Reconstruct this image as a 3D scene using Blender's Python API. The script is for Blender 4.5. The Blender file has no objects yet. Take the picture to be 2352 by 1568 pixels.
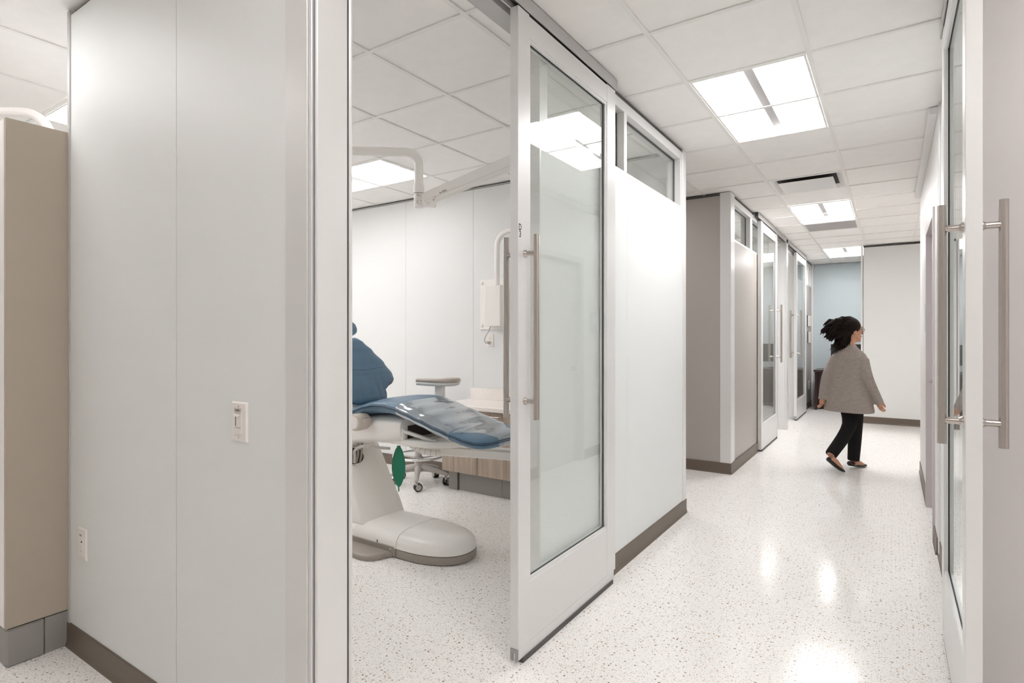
import bpy, bmesh, math, random
from mathutils import Vector, Matrix
random.seed(7)
SC = bpy.context.scene
COL = SC.collection
PI = math.pi
C = 2.7614          # underside of the ceiling grid
T = 0.6096          # ceiling module
GX, GY = -0.955, 2.576   # a grid crossing

# ---------------------------------------------------------------- camera, world, exposure
cam_d = bpy.data.cameras.new('camera'); cam = bpy.data.objects.new('camera', cam_d); COL.objects.link(cam)
cam_d.sensor_width = 36.0; cam_d.lens = 20.0
cam.location = (0, 0, 1.346)
cam.rotation_euler = (PI/2, 0, math.radians(33.734))
cam_d.shift_y = -(784 - 772.7)/2352
cam_d.clip_start = 0.02
SC.camera = cam
w = bpy.data.worlds.new('world'); SC.world = w; w.use_nodes = True
w.node_tree.nodes['Background'].inputs[0].default_value = (0.9, 0.88, 0.86, 1)
w.node_tree.nodes['Background'].inputs[1].default_value = 0.5
SC.view_settings.view_transform = 'Standard'; SC.view_settings.look = 'None'
SC.view_settings.exposure = 0.50; SC.view_settings.gamma = 1.0
try: SC.view_settings.use_curve_mapping = False
except Exception: pass
LAMP = 8.7         # radiance of the troffer diffusers
LAMP_COLOR = (1.0, 0.985, 0.985)
try:
    SC.cycles.max_bounces = 16; SC.cycles.diffuse_bounces = 12; SC.cycles.transparent_max_bounces = 24
    SC.cycles.sample_clamp_indirect = 10.0
except Exception: pass

# ---------------------------------------------------------------- materials
def newmat(name):
    m = bpy.data.materials.new(name); m.use_nodes = True
    nt = m.node_tree; b = nt.nodes['Principled BSDF']
    return m, nt, b
def mat(name, col, rough=0.5, metal=0.0, spec=0.5, coat=0.0, bump=0.0, bscale=200.0, var=0.0, vscale=3.0, stretch=None, sheen=0.0):
    m, nt, b = newmat(name)
    b.inputs['Base Color'].default_value = (*col, 1); b.inputs['Roughness'].default_value = rough
    b.inputs['Metallic'].default_value = metal; b.inputs['Specular IOR Level'].default_value = spec
    b.inputs['Coat Weight'].default_value = coat; b.inputs['Coat Roughness'].default_value = 0.08
    if sheen: b.inputs['Sheen Weight'].default_value = sheen
    tc = None
    if bump or var:
        tc = nt.nodes.new('ShaderNodeTexCoord'); src = tc.outputs['Object']
        if stretch:
            mp = nt.nodes.new('ShaderNodeMapping'); mp.inputs['Scale'].default_value = stretch
            nt.links.new(src, mp.inputs['Vector']); src = mp.outputs['Vector']
    if bump:
        n = nt.nodes.new('ShaderNodeTexNoise'); n.inputs['Scale'].default_value = bscale; n.inputs['Detail'].default_value = 3
        nt.links.new(src, n.inputs['Vector'])
        bp = nt.nodes.new('ShaderNodeBump'); bp.inputs['Strength'].default_value = bump; bp.inputs['Distance'].default_value = 0.002
        nt.links.new(n.outputs['Fac'], bp.inputs['Height']); nt.links.new(bp.outputs['Normal'], b.inputs['Normal'])
    if var:
        n2 = nt.nodes.new('ShaderNodeTexNoise'); n2.inputs['Scale'].default_value = vscale; n2.inputs['Detail'].default_value = 4
        nt.links.new(src, n2.inputs['Vector'])
        r = nt.nodes.new('ShaderNodeMapRange'); r.inputs['To Min'].default_value = 1 - var; r.inputs['To Max'].default_value = 1 + var
        r.inputs['From Min'].default_value = 0.3; r.inputs['From Max'].default_value = 0.7
        nt.links.new(n2.outputs['Fac'], r.inputs['Value'])
        mx = nt.nodes.new('ShaderNodeVectorMath'); mx.operation = 'SCALE'
        mx.inputs[0].default_value = col
        nt.links.new(r.outputs['Result'], mx.inputs['Scale']); nt.links.new(mx.outputs['Vector'], b.inputs['Base Color'])
    return m
def emit(name, col, s):
    m, nt, b = newmat(name)
    b.inputs['Base Color'].default_value = (0.8, 0.8, 0.8, 1)
    b.inputs['Emission Color'].default_value = (*col, 1); b.inputs['Emission Strength'].default_value = s
    return m
def glassy(name, tint, f0, rough, bump=0.0, bscale=8.0, stretch=None):
    m = bpy.data.materials.new(name); m.use_nodes = True; nt = m.node_tree; nt.nodes.clear()
    out = nt.nodes.new('ShaderNodeOutputMaterial'); tr = nt.nodes.new('ShaderNodeBsdfTransparent'); gl = nt.nodes.new('ShaderNodeBsdfGlossy')
    tr.inputs['Color'].default_value = (*tint, 1); gl.inputs['Color'].default_value = (0.95, 0.97, 0.97, 1); gl.inputs['Roughness'].default_value = rough
    lw = nt.nodes.new('ShaderNodeLayerWeight'); lw.inputs['Blend'].default_value = 0.5
    pw = nt.nodes.new('ShaderNodeMath'); pw.operation = 'POWER'; pw.inputs[1].default_value = 5.0
    mr = nt.nodes.new('ShaderNodeMapRange'); mr.inputs['To Min'].default_value = f0; mr.inputs['To Max'].default_value = 1.0
    mx = nt.nodes.new('ShaderNodeMixShader')
    nt.links.new(lw.outputs['Facing'], pw.inputs[0]); nt.links.new(pw.outputs[0], mr.inputs['Value']); nt.links.new(mr.outputs[0], mx.inputs[0])
    nt.links.new(tr.outputs[0], mx.inputs[1]); nt.links.new(gl.outputs[0], mx.inputs[2]); nt.links.new(mx.outputs[0], out.inputs[0])
    if bump:
        tc = nt.nodes.new('ShaderNodeTexCoord'); mp = nt.nodes.new('ShaderNodeMapping'); mp.inputs['Scale'].default_value = stretch or (1, 1, 1)
        n = nt.nodes.new('ShaderNodeTexNoise'); n.inputs['Scale'].default_value = bscale; n.inputs['Detail'].default_value = 3
        bp = nt.nodes.new('ShaderNodeBump'); bp.inputs['Strength'].default_value = bump; bp.inputs['Distance'].default_value = 0.02
        nt.links.new(tc.outputs['Object'], mp.inputs['Vector']); nt.links.new(mp.outputs[0], n.inputs['Vector'])
        nt.links.new(n.outputs['Fac'], bp.inputs['Height']); nt.links.new(bp.outputs[0], gl.inputs['Normal'])
    return m
def floor_mat():
    m, nt, b = newmat('terrazzo'); N = nt.nodes.new; L = nt.links.new
    tc = N('ShaderNodeTexCoord')
    nz = N('ShaderNodeTexNoise'); nz.inputs['Scale'].default_value = 90; nz.inputs['Detail'].default_value = 2
    L(tc.outputs['Object'], nz.inputs['Vector'])
    ad = N('ShaderNodeVectorMath'); ad.operation = 'MULTIPLY_ADD'; ad.inputs[1].default_value = (0.012, 0.012, 0)
    L(nz.outputs['Color'], ad.inputs[0]); L(tc.outputs['Object'], ad.inputs[2])
    base = N('ShaderNodeTexNoise'); base.inputs['Scale'].default_value = 260; base.inputs['Detail'].default_value = 3
    L(tc.outputs['Object'], base.inputs['Vector'])
    br = N('ShaderNodeValToRGB'); br.color_ramp.elements[0].position = 0.32; br.color_ramp.elements[0].color = (0.77, 0.75, 0.725, 1)
    br.color_ramp.elements[1].position = 0.62; br.color_ramp.elements[1].color = (0.92, 0.905, 0.885, 1); L(base.outputs['Fac'], br.inputs[0])
    prev = br.outputs[0]
    for sc, thr, keep, cols in ((48, 0.155, 0.36, [(0.40, 0.26, 0.17), (0.48, 0.35, 0.25), (0.28, 0.19, 0.14), (0.52, 0.40, 0.31)]),
                                (95, 0.17, 0.34, [(0.45, 0.33, 0.25), (0.55, 0.52, 0.48), (0.38, 0.30, 0.25), (0.58, 0.47, 0.38)]),
                                (150, 0.24, 0.35, [(0.60, 0.57, 0.53), (0.52, 0.47, 0.42), (0.62, 0.56, 0.50), (0.5, 0.49, 0.47)])):
        v = N('ShaderNodeTexVoronoi'); v.voronoi_dimensions = '2D'; v.inputs['Scale'].default_value = sc; L(ad.outputs[0], v.inputs['Vector'])
        lt = N('ShaderNodeMath'); lt.operation = 'LESS_THAN'
        sep = N('ShaderNodeSeparateColor'); L(v.outputs['Color'], sep.inputs[0])
        th = N('ShaderNodeMath'); th.operation = 'MULTIPLY_ADD'; th.inputs[1].default_value = thr; th.inputs[2].default_value = thr*0.45; L(sep.outputs[1], th.inputs[0])
        L(v.outputs['Distance'], lt.inputs[0]); L(th.outputs[0], lt.inputs[1])
        kp = N('ShaderNodeMath'); kp.operation = 'LESS_THAN'; kp.inputs[1].default_value = keep; L(sep.outputs[0], kp.inputs[0])
        mu = N('ShaderNodeMath'); mu.operation = 'MULTIPLY'; L(lt.outputs[0], mu.inputs[0]); L(kp.outputs[0], mu.inputs[1])
        cr = N('ShaderNodeValToRGB'); cr.color_ramp.interpolation = 'CONSTANT'
        e = cr.color_ramp.elements; e[0].color = (*cols[0], 1); e[1].position = 0.25; e[1].color = (*cols[1], 1)
        for k in (2, 3): q = e.new(0.25*k); q.color = (*cols[k], 1)
        L(sep.outputs[2], cr.inputs[0])
        mx = N('ShaderNodeMix'); mx.data_type = 'RGBA'; L(mu.outputs[0], mx.inputs[0]); L(prev, mx.inputs[6]); L(cr.outputs[0], mx.inputs[7]); prev = mx.outputs[2]
    L(prev, b.inputs['Base Color']); b.inputs['Roughness'].default_value = 0.15; b.inputs['Specular IOR Level'].default_value = 0.28
    bn = N('ShaderNodeTexNoise'); bn.inputs['Scale'].default_value = 7; bn.inputs['Detail'].default_value = 2; L(tc.outputs['Object'], bn.inputs['Vector'])
    bp = N('ShaderNodeBump'); bp.inputs['Strength'].default_value = 0.05; bp.inputs['Distance'].default_value = 0.02; L(bn.outputs['Fac'], bp.inputs['Height']); L(bp.outputs[0], b.inputs['Normal'])
    return m
def wood_mat():
    m, nt, b = newmat('wood_laminate'); N = nt.nodes.new; L = nt.links.new
    tc = N('ShaderNodeTexCoord'); mp = N('ShaderNodeMapping'); mp.inputs['Scale'].default_value = (38, 38, 1.1); L(tc.outputs['Object'], mp.inputs[0])
    n = N('ShaderNodeTexNoise'); n.inputs['Scale'].default_value = 1.6; n.inputs['Detail'].default_value = 5; n.inputs['Roughness'].default_value = 0.6; L(mp.outputs[0], n.inputs['Vector'])
    r = N('ShaderNodeValToRGB'); r.color_ramp.elements[0].position = 0.3; r.color_ramp.elements[0].color = (0.30, 0.235, 0.185, 1)
    r.color_ramp.elements[1].position = 0.7; r.color_ramp.elements[1].color = (0.47, 0.385, 0.315, 1); L(n.outputs['Fac'], r.inputs[0]); L(r.outputs[0], b.inputs['Base Color'])
    b.inputs['Roughness'].default_value = 0.4
    return m
def brushed(name, col, rough):
    return mat(name, col, rough, metal=1.0)

M = {}
M['floor'] = floor_mat()
M['wood'] = wood_mat()
M['tile'] = mat('ceiling_tile', (0.91, 0.895, 0.88), 0.95, spec=0.1, bump=0.35, bscale=420, var=0.015, vscale=9)
M['grid'] = mat('grid_white', (0.84, 0.83, 0.81), 0.5)
M['white_panel'] = mat('white_panel', (0.775, 0.795, 0.79), 0.44, spec=0.32)
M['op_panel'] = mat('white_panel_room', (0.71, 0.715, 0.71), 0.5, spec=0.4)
M['taupe_panel'] = mat('taupe_panel', (0.40, 0.372, 0.345), 0.36, spec=0.5)
M['alu'] = mat('satin_aluminium', (0.74, 0.735, 0.73), 0.32, metal=0.22, spec=0.5)
M['alu_darker'] = mat('aluminium_darker', (0.50, 0.495, 0.49), 0.4, metal=0.10)  # darker copy of the aluminium; dim light near the ceiling put into colour
M['alu_dark'] = mat('reveal_dark', (0.07, 0.066, 0.062), 0.5)
M['black'] = mat('gasket_black', (0.02, 0.02, 0.02), 0.6)
M['seal'] = mat('bottom_seal', (0.10, 0.095, 0.09), 0.7)
M['capgrey'] = mat('end_cap_grey', (0.36, 0.36, 0.355), 0.5)
M['blue_gasket'] = mat('blue_grey_gasket', (0.25, 0.26, 0.31), 0.6)
M['paint'] = mat('white_wall_paint', (0.74, 0.72, 0.71), 0.42, spec=0.45, bump=0.12, bscale=160)
M['blue_paint'] = mat('light_blue_paint', (0.52, 0.585, 0.61), 0.55)
M['end_panel'] = mat('pale_grey_panel', (0.72, 0.725, 0.71), 0.4)
M['base'] = mat('brown_rubber', (0.135, 0.105, 0.08), 0.42, bump=0.03, bscale=90)
M['beige'] = mat('beige_laminate', (0.43, 0.375, 0.305), 0.45)
M['kick'] = mat('grey_toe_kick', (0.30, 0.285, 0.27), 0.45)
M['quartz'] = mat('quartz_counter', (0.83, 0.78, 0.745), 0.25, var=0.03, vscale=60)
M['steel'] = brushed('brushed_steel', (0.54, 0.50, 0.465), 0.24)
M['chrome'] = mat('chrome', (0.80, 0.80, 0.80), 0.08, metal=1.0)
M['vinyl'] = mat('blue_vinyl', (0.11, 0.20, 0.295), 0.36, spec=0.5, bump=0.10, bscale=14)
M['vinyl_dark'] = mat('blue_vinyl_piping', (0.05, 0.10, 0.16), 0.4)
M['plastic'] = mat('white_plastic', (0.85, 0.83, 0.80), 0.32)
M['plastic_w'] = mat('bright_white_plastic', (0.82, 0.79, 0.76), 0.30)
M['tan_plastic'] = mat('tan_plastic', (0.55, 0.49, 0.43), 0.38)
M['grey_base'] = mat('warm_grey_plastic', (0.32, 0.285, 0.25), 0.36)
M['stool_grey'] = mat('stool_grey', (0.48, 0.445, 0.415), 0.4)
M['green'] = mat('green_rubber', (0.012, 0.20, 0.115), 0.5, bump=0.03, bscale=30)
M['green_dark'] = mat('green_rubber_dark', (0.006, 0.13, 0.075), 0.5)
M['hose'] = mat('hose_plastic', (0.55, 0.52, 0.49), 0.35)
M['dark'] = mat('dark_cavity', (0.035, 0.032, 0.03), 0.7)  # near-black; also stands for the shade inside openings
M['frame_paint'] = mat('door_frame_paint', (0.55, 0.51, 0.52), 0.4)
M['slab_paint'] = mat('door_slab_paint', (0.60, 0.57, 0.57), 0.4)
M['sign'] = mat('sign_plate', (0.50, 0.58, 0.60), 0.4)
M['ink'] = mat('ink', (0.035, 0.03, 0.03), 0.7)
M['ink_grey'] = mat('ink_grey', (0.30, 0.27, 0.25), 0.7)
M['label_grey'] = mat('label_grey', (0.58, 0.54, 0.49), 0.6)
M['glass'] = glassy('clear_glass', (0.978, 0.988, 0.982), 0.065, 0.0)
M['film'] = glassy('plastic_sleeve', (0.90, 0.92, 0.93), 0.36, 0.08, bump=0.16, bscale=6, stretch=(1.0, 2.2, 1.0))
M['lamp'] = emit('lamp_diffuser', LAMP_COLOR, LAMP)
M['lamp_dim'] = emit('lamp_diffuser_dimmed', LAMP_COLOR, 4.6); M['lamp_room'] = emit('lamp_diffuser_room', LAMP_COLOR, 3.2)
M['lamp_key'] = emit('lamp_diffuser_key', LAMP_COLOR, 12.0)
M['lamp_bright'] = emit('lamp_diffuser_bright', LAMP_COLOR, 17.5); M['lamp_mid'] = emit('lamp_diffuser_mid', LAMP_COLOR, 24.0); M['lamp_pass'] = emit('lamp_diffuser_passage', LAMP_COLOR, 8.0); M['lamp_floor'] = emit('lamp_diffuser_soft', LAMP_COLOR, 9.0); M['lamp_low'] = emit('lamp_diffuser_low', LAMP_COLOR, 13.0)
M['lamp_side'] = emit('lamp_channel_glow', LAMP_COLOR, 0.55)
M['bar'] = mat('lamp_basket', (0.42, 0.40, 0.395), 0.5)
M['plaque'] = mat('vent_metal', (0.86, 0.845, 0.83), 0.25)
M['perf'] = mat('grille_grey', (0.42, 0.40, 0.40), 0.6)
M['mahogany'] = mat('dark_mahogany', (0.035, 0.012, 0.012), 0.25)
M['monitor'] = mat('black_monitor', (0.02, 0.02, 0.022), 0.25)
M['skin'] = mat('skin', (0.52, 0.27, 0.17), 0.5)
M['hair'] = mat('dark_hair', (0.014, 0.009, 0.007), 0.75, spec=0.15, bump=0.6, bscale=50, stretch=(1, 1, 0.3))
M['knit'] = mat('grey_knit', (0.34, 0.30, 0.275), 0.9, spec=0.1, bump=0.7, bscale=150, stretch=(0.6, 0.6, 1.6), var=0.10, vscale=45)
M['trouser'] = mat('black_cloth', (0.010, 0.009, 0.009), 0.85, spec=0.2)
M['shoe'] = mat('black_shoe', (0.012, 0.011, 0.012), 0.35)
M['eye'] = mat('eye_white', (0.75, 0.73, 0.70), 0.2)
M['lip'] = mat('lip', (0.38, 0.13, 0.11), 0.45)

# ---------------------------------------------------------------- mesh helpers
class MB:
    def __init__(s): s.bm = bmesh.new()
    def box(s, x0, x1, y0, y1, z0, z1):
        v = [s.bm.verts.new(p) for p in ((x0,y0,z0),(x1,y0,z0),(x1,y1,z0),(x0,y1,z0),(x0,y0,z1),(x1,y0,z1),(x1,y1,z1),(x0,y1,z1))]
        for f in ((0,3,2,1),(4,5,6,7),(0,1,5,4),(1,2,6,5),(2,3,7,6),(3,0,4,7)): s.bm.faces.new([v[i] for i in f])
        return s
    def rbox(s, x0, x1, y0, y1, z0, z1, r, n=2):
        t = bmesh.new(); q = MB.__new__(MB); q.bm = t; q.box(x0,x1,y0,y1,z0,z1)
        bmesh.ops.bevel(t, geom=list(t.edges), offset=r, segments=n, profile=0.5, affect='EDGES', clamp_overlap=True)
        s.merge(t); return s
    def merge(s, t):
        me = bpy.data.meshes.new('tmp'); t.to_mesh(me); t.free(); s.bm.from_mesh(me); bpy.data.meshes.remove(me)
    def loft(s, rings, cap=True, closed=False):
        R = [[s.bm.verts.new(p) for p in r] for r in rings]; n = len(R[0])
        m = len(R)
        for i in range(m if closed else m-1):
            a, b = R[i], R[(i+1) % m]
            for k in range(n):
                s.bm.faces.new((a[k], a[(k+1)%n], b[(k+1)%n], b[k]))
        if cap and not closed:
            s.bm.faces.new(list(reversed(R[0]))); s.bm.faces.new(R[-1])
        return s
    def tube(s, pts, rad, n=12, cap=True, closed=False, flat=1.0):
        P = [Vector(p) for p in pts]; m = len(P)
        rad = rad if isinstance(rad, (list, tuple)) else [rad]*m
        up = None; rings = []
        for i in range(m):
            if closed: d = P[(i+1)%m] - P[i-1]
            else: d = P[min(i+1, m-1)] - P[max(i-1, 0)]
            d.normalize()
            if up is None:
                up = Vector((0,0,1)) if abs(d.z) < 0.9 else Vector((1,0,0))
            up = (up - d*up.dot(d));
            if up.length < 1e-5: up = d.orthogonal()
            up.normalize(); sd = d.cross(up)
            rings.append([P[i] + (sd*math.cos(2*PI*k/n) + up*math.sin(2*PI*k/n)*flat)*rad[i] for k in range(n)])
        return s.loft(rings, cap, closed)
    def cyl(s, a, b, r, r2=None, n=20): return s.tube([a, b], [r, r if r2 is None else r2], n)
    def lathe(s, prof, c=(0,0,0), n=28, axis='z'):
        rings = []
        for r, h in prof:
            ring = []
            for k in range(n):
                a = 2*PI*k/n; x, y = r*math.cos(a), r*math.sin(a)
                p = {'z': (x, y, h), 'x': (h, x, y), 'y': (y, h, x)}[axis]
                ring.append((c[0]+p[0], c[1]+p[1], c[2]+p[2]))
            rings.append(ring)
        return s.loft(rings)
    def ell(s, c, r, rot=None, n=20):
        m = Matrix.Translation(c) @ (rot.to_4x4() if rot else Matrix.Identity(4)) @ Matrix.Diagonal((*r, 1))
        bmesh.ops.create_uvsphere(s.bm, u_segments=n, v_segments=max(8, n//2+2), radius=1.0, matrix=m); return s
    def build(s, name, m, parent=None, smooth=False, loc=None, bevel=0.0, bseg=1):
        bm = s.bm
        if bevel:
            bmesh.ops.bevel(bm, geom=list(bm.edges), offset=bevel, segments=bseg, profile=0.5, affect='EDGES', clamp_overlap=True)
        bmesh.ops.recalc_face_normals(bm, faces=list(bm.faces))
        off = Vector(wloc(parent)) if parent is not None else Vector((0,0,0))
        if loc is not None: off = off + (Vector(loc) - off)
        if off.length: bmesh.ops.translate(bm, verts=list(bm.verts), vec=-off)
        me = bpy.data.meshes.new(name); bm.to_mesh(me); bm.free()
        me.materials.append(M[m] if isinstance(m, str) else m)
        if smooth:
            for p in me.polygons: p.use_smooth = True
            try: me.set_sharp_from_angle(angle=math.radians(42))
            except Exception: pass
        o = bpy.data.objects.new(name, me); COL.objects.link(o)
        if parent is not None:
            o.parent = parent
            if loc is not None: o.location = Vector(loc) - Vector(wloc(parent))
        elif loc is not None: o.location = loc
        return o
def wloc(o):
    v = Vector((0,0,0))
    while o is not None: v = v + Vector(o.location); o = o.parent
    return v
def box(name, m, parent, x0, x1, y0, y1, z0, z1, bevel=0.0): return MB().box(x0,x1,y0,y1,z0,z1).build(name, m, parent, bevel=bevel)
def tag(o, label=None, cat=None, group=None, kind=None):
    if label: o['label'] = label
    if cat: o['category'] = cat
    if group: o['group'] = group
    if kind: o['kind'] = kind
    return o
def thing(name, label, cat, loc=(0,0,0), group=None, kind=None, rz=0.0):
    o = bpy.data.objects.new(name, None); COL.objects.link(o); o.location = loc; o.empty_display_size = 0.1
    o.rotation_euler = (0, 0, rz)
    return tag(o, label, cat, group, kind)
def dup(o, parent=None, loc=None, rz=None):
    c = o.copy(); COL.objects.link(c); c.parent = parent
    if loc is not None: c.location = loc
    if rz is not None: c.rotation_euler = (0, 0, rz)
    for ch in list(o.children): dup(ch, c)
    return c
def text(name, body, size, parent, loc, rot, m='ink', ex=0.0003, align='CENTER', off=0.0):
    cu = bpy.data.curves.new(name, 'FONT'); cu.body = body; cu.size = size; cu.extrude = ex; cu.align_x = align; cu.offset = off; cu.resolution_u = 3
    t = bpy.data.objects.new(name, cu); COL.objects.link(t)
    dg = bpy.context.evaluated_depsgraph_get(); me = bpy.data.meshes.new_from_object(t.evaluated_get(dg)); bpy.data.objects.remove(t)
    me.name = name; me.materials.clear(); me.materials.append(M[m]); o = bpy.data.objects.new(name, me); COL.objects.link(o); o.parent = parent
    o.location = Vector(loc) - wloc(parent); o.rotation_euler = rot; return o
def arc(c, a0, a1, r, ax, bx, n=8):
    c = Vector(c); ax = Vector(ax); bx = Vector(bx)
    return [c + ax*(r*math.cos(a0+(a1-a0)*i/n)) + bx*(r*math.sin(a0+(a1-a0)*i/n)) for i in range(n+1)]
FACE_Y = (PI/2, 0, 0); FACE_X = (PI/2, 0, PI/2)

# ---------------------------------------------------------------- floor, ceiling, outer walls
fl = MB().box(-6.2, 3.2, -3.7, 13.0, -0.08, 0.0).build('floor', 'floor'); tag(fl, 'speckled white terrazzo floor with tan and brown chips', 'floor', kind='structure')
ce = MB().box(-6.2, 3.2, -3.7, 13.0, C+0.16, C+0.2).build('ceiling', 'tile'); tag(ce, 'white suspended ceiling of square tiles in a metal grid', 'ceiling', kind='structure')
lights = {}   # tile cells taken by fixtures
def cell(ix, iy): lights[(ix, iy)] = 1
for iy in (1, 7, 13, -5):                      # corridor troffers, long side along the corridor
    cell(0, iy); cell(0, iy+1)
for (ix, iy) in ((-6, 1), (-5, 1), (-6, -2), (-5, -2), (-5, -4), (-4, -4), (-8, 0), (-7, 0), (-4, 4), (-3, 4), (-5, 8), (-4, 8), (-5, 14), (-4, 14), (2, 9), (3, 9), (3, -4), (3, -3)): cell(ix, iy)
cell(0, 5); cell(0, 9)
tile_me = None
def in_view(x, y):
    c, s = math.cos(math.radians(33.734)), math.sin(math.radians(33.734))
    r = x*c + y*s; d = -x*s + y*c
    return d > 0.3 and abs(r/d) < 1.02 and (1.42/d) < 0.70
nt_ = 0
for ix in range(-9, 4):
    for iy in range(-10, 17):
        x0, y0 = GX + ix*T, GY + iy*T
        if (ix, iy) in lights or x0 < -6.3 or x0 > 2.7: continue
        vis = any(in_view(x0+a*T, y0+b*T) for a in (0, 0.5, 1) for b in (0, 0.5, 1))
        if not vis or (y0 > 4.4 and x0 < -2.6 and y0 < 5.8) is None: continue
        if y0 > 5.9 and x0 < -2.2: continue
        if y0 > 2.5 and x0 > 0.3 and y0 < 6.5: continue
        if tile_me is None:
            o = MB().box(-T/2+.006, T/2-.006, -T/2+.006, T/2-.006, 0, .016).build('ceiling_tile', 'tile', ce); tile_me = o.data
        else:
            o = bpy.data.objects.new('ceiling_tile', tile_me); COL.objects.link(o); o.parent = ce
        o.location = (x0+T/2, y0+T/2, C+.0075 + random.uniform(-.0004, .0008)); nt_ += 1
print('tiles', nt_)
for ix in range(-8, 6):
    x = GX + ix*T; box('grid_runner', 'grid', ce, x-.012, x+.012, -3.6, 12.64, C, C+.006)
for iy in range(-10, 17):
    y = GY + iy*T; box('cross_tee', 'grid', ce, -6.0, 3.0, y-.0115, y+.0115, C+.0006, C+.0062)
def struct(name, m, label, *b, bevel=0.0):
    o = MB().box(*b).build(name, m, bevel=bevel); return tag(o, label, 'wall', kind='structure')
struct('wall_far_left', 'op_panel', 'white end wall closing the treatment rooms', -6.1, -6.0, -3.6, 12.9, 0, C)
struct('wall_behind', 'paint', 'white wall closing the corridor behind the camera', -6.0, 3.0, -3.6, -3.5, 0, C)
struct('wall_far_right', 'paint', 'white wall closing the right hand side rooms', 3.0, 3.1, -3.6, 12.9, 0, C)
wb = struct('wall_back', 'blue_paint', 'light blue painted wall behind the reception desk at the corridor end', -1.31, 3.0, 12.66, 12.78, 0, C)
struct('wall_back_left', 'op_panel', 'white wall closing the far treatment room', -6.0, -1.31, 12.66, 12.78, 0, C)

def baseboard(name, label, b, axis, sgn, h=0.106):
    # coved rubber base: axis = wall normal axis, sgn = direction it faces
    x0, x1, y0, y1 = b; prof = [(0, 0), (0.013, 0), (0.012, 0.004), (0.0075, 0.018), (0.006, 0.03), (0.006, h-0.004), (0.004, h), (0, h)]
    mb = MB(); rings = []
    for e in (0, 1):
        if axis == 'y': rings.append([((x0, x1)[e], y0 + sgn*d, z) for d, z in prof])
        else: rings.append([(x0 + sgn*d, (y0, y1)[e], z) for d, z in prof])
    o = mb.loft(rings).build(name, 'base', smooth=False); return tag(o, label, 'baseboard', kind='structure')

# ---------------------------------------------------------------- near partition (left foreground)
pw = struct('wall_left_front', 'alu_dark', 'smooth white panelled partition in the left foreground with an aluminium end post', -2.965, -1.44, 1.002, 1.106, 0, C-.002)
box('panel', 'white_panel', pw, -2.963, -2.0566, 0.990, 1.002, 0.004, C-.022)
box('panel', 'white_panel', pw, -2.0528, -1.4375, 0.990, 1.002, 0.004, C-.022)
box('panel', 'op_panel', pw, -2.963, -2.24, 1.106, 1.118, 0.004, C-.022)
box('panel', 'op_panel', pw, -2.237, -1.4375, 1.106, 1.118, 0.004, C-.022)
box('edge_trim', 'alu_darker', pw, -2.990, -2.9635, 0.985, 1.120, 0.0, C, 0.002)
box('end_post', 'alu', pw, -1.4370, -1.338, 0.9885, 1.119, 0.0, C, 0.0015)
box('post_bead', 'alu', pw, -1.3375, -1.322, 0.991, 1.110, 0.0, C, 0.002)
box('gasket', 'blue_gasket', pw, -1.3225, -1.3125, 0.9975, 1.10, 0.0, C)
box('end_cap', 'alu', pw, -1.3150, -1.3030, 0.9945, 1.100, 0.0, C, 0.003)
box('gasket', 'alu_dark', pw, -1.3220, -1.3090, 1.099, 1.108, 0.0, C)
box('end_bead', 'alu', pw, -1.3380, -1.3035, 1.1075, 1.1200, 0.0, C, 0.004)
baseboard('baseboard_left', 'dark brown rubber baseboard along the near white partition', (-2.99, -1.4375, 0.990, 0.990), 'y', -1)

# ---------------------------------------------------------------- corridor wall of the nearest treatment room
WX = -1.315
def front_wall(name, label, y0, y1, posts, seams, tz0, transoms, pmat, post_end, panel_top=2.30, back=True):
    """DIRTT-like front wall: core + panels below, transom windows above."""
    o = struct(name, 'alu_dark', label, WX-.092, WX-.008, y0+.004, y1-.004, 0, panel_top-.004)
    ys = [y0] + seams + [y1]
    for a, b in zip(ys[:-1], ys[1:]):
        box('panel', pmat, o, WX-.010, WX, a+.0012, b-.0012, 0.003, panel_top)
        box('panel', 'op_panel', o, WX-.100, WX-.090, a+.0012, b-.0012, 0.003, panel_top)
    box('sill', 'alu', o, WX-.100, WX+.001, y0, y1, panel_top, panel_top+.022, 0.001)
    box('top_rail', 'alu', o, WX-.100, WX+.001, y0, y1, 2.672, C-.028, 0.001)
    box('top_reveal', 'alu_dark', o, WX-.094, WX-.008, y0, y1, C-.028, C)
    for a, b in transoms:
        box('pane', 'glass', o, WX-.053, WX-.047, a, b, panel_top+.02, 2.674)
        g = MB()
        for (za, zb) in ((panel_top+.022, panel_top+.030), (2.664, 2.672)): g.box(WX-.056, WX-.044, a, b, za, zb)
        for ya in (a, b-.008): g.box(WX-.056, WX-.044, ya, ya+.008, panel_top+.030, 2.664)
        g.build('gasket', 'alu_dark', o)
    for a, b in posts: box('mullion', 'alu', o, WX-.100, WX+.0015, a, b, panel_top+.022, 2.672, 0.001)
    if post_end: box('end_post', 'alu', o, WX-.103, WX+.004, post_end[0], post_end[1], 0, C, 0.0015)
    return o
w2 = front_wall('wall_left', 'white panelled corridor wall with glass transoms beside the open sliding door', 2.20, 4.29,
    [(2.20, 2.26), (3.158, 3.200), (4.235, 4.29)], [3.205], 0, [(2.26, 3.158), (3.200, 4.235)], 'white_panel', (4.287, 4.362))
baseboard('baseboard_left.001', 'brown rubber baseboard below the white corridor wall', (WX, WX, 2.2, 4.372), 'x', 1)
# header over the opening, both sides
hd = struct('trim_1', 'alu_darker', 'grey aluminium header over the opening of the nearest treatment room', -1.425, -1.340, 1.12, 2.21, 2.700, C, bevel=0.001)
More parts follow.
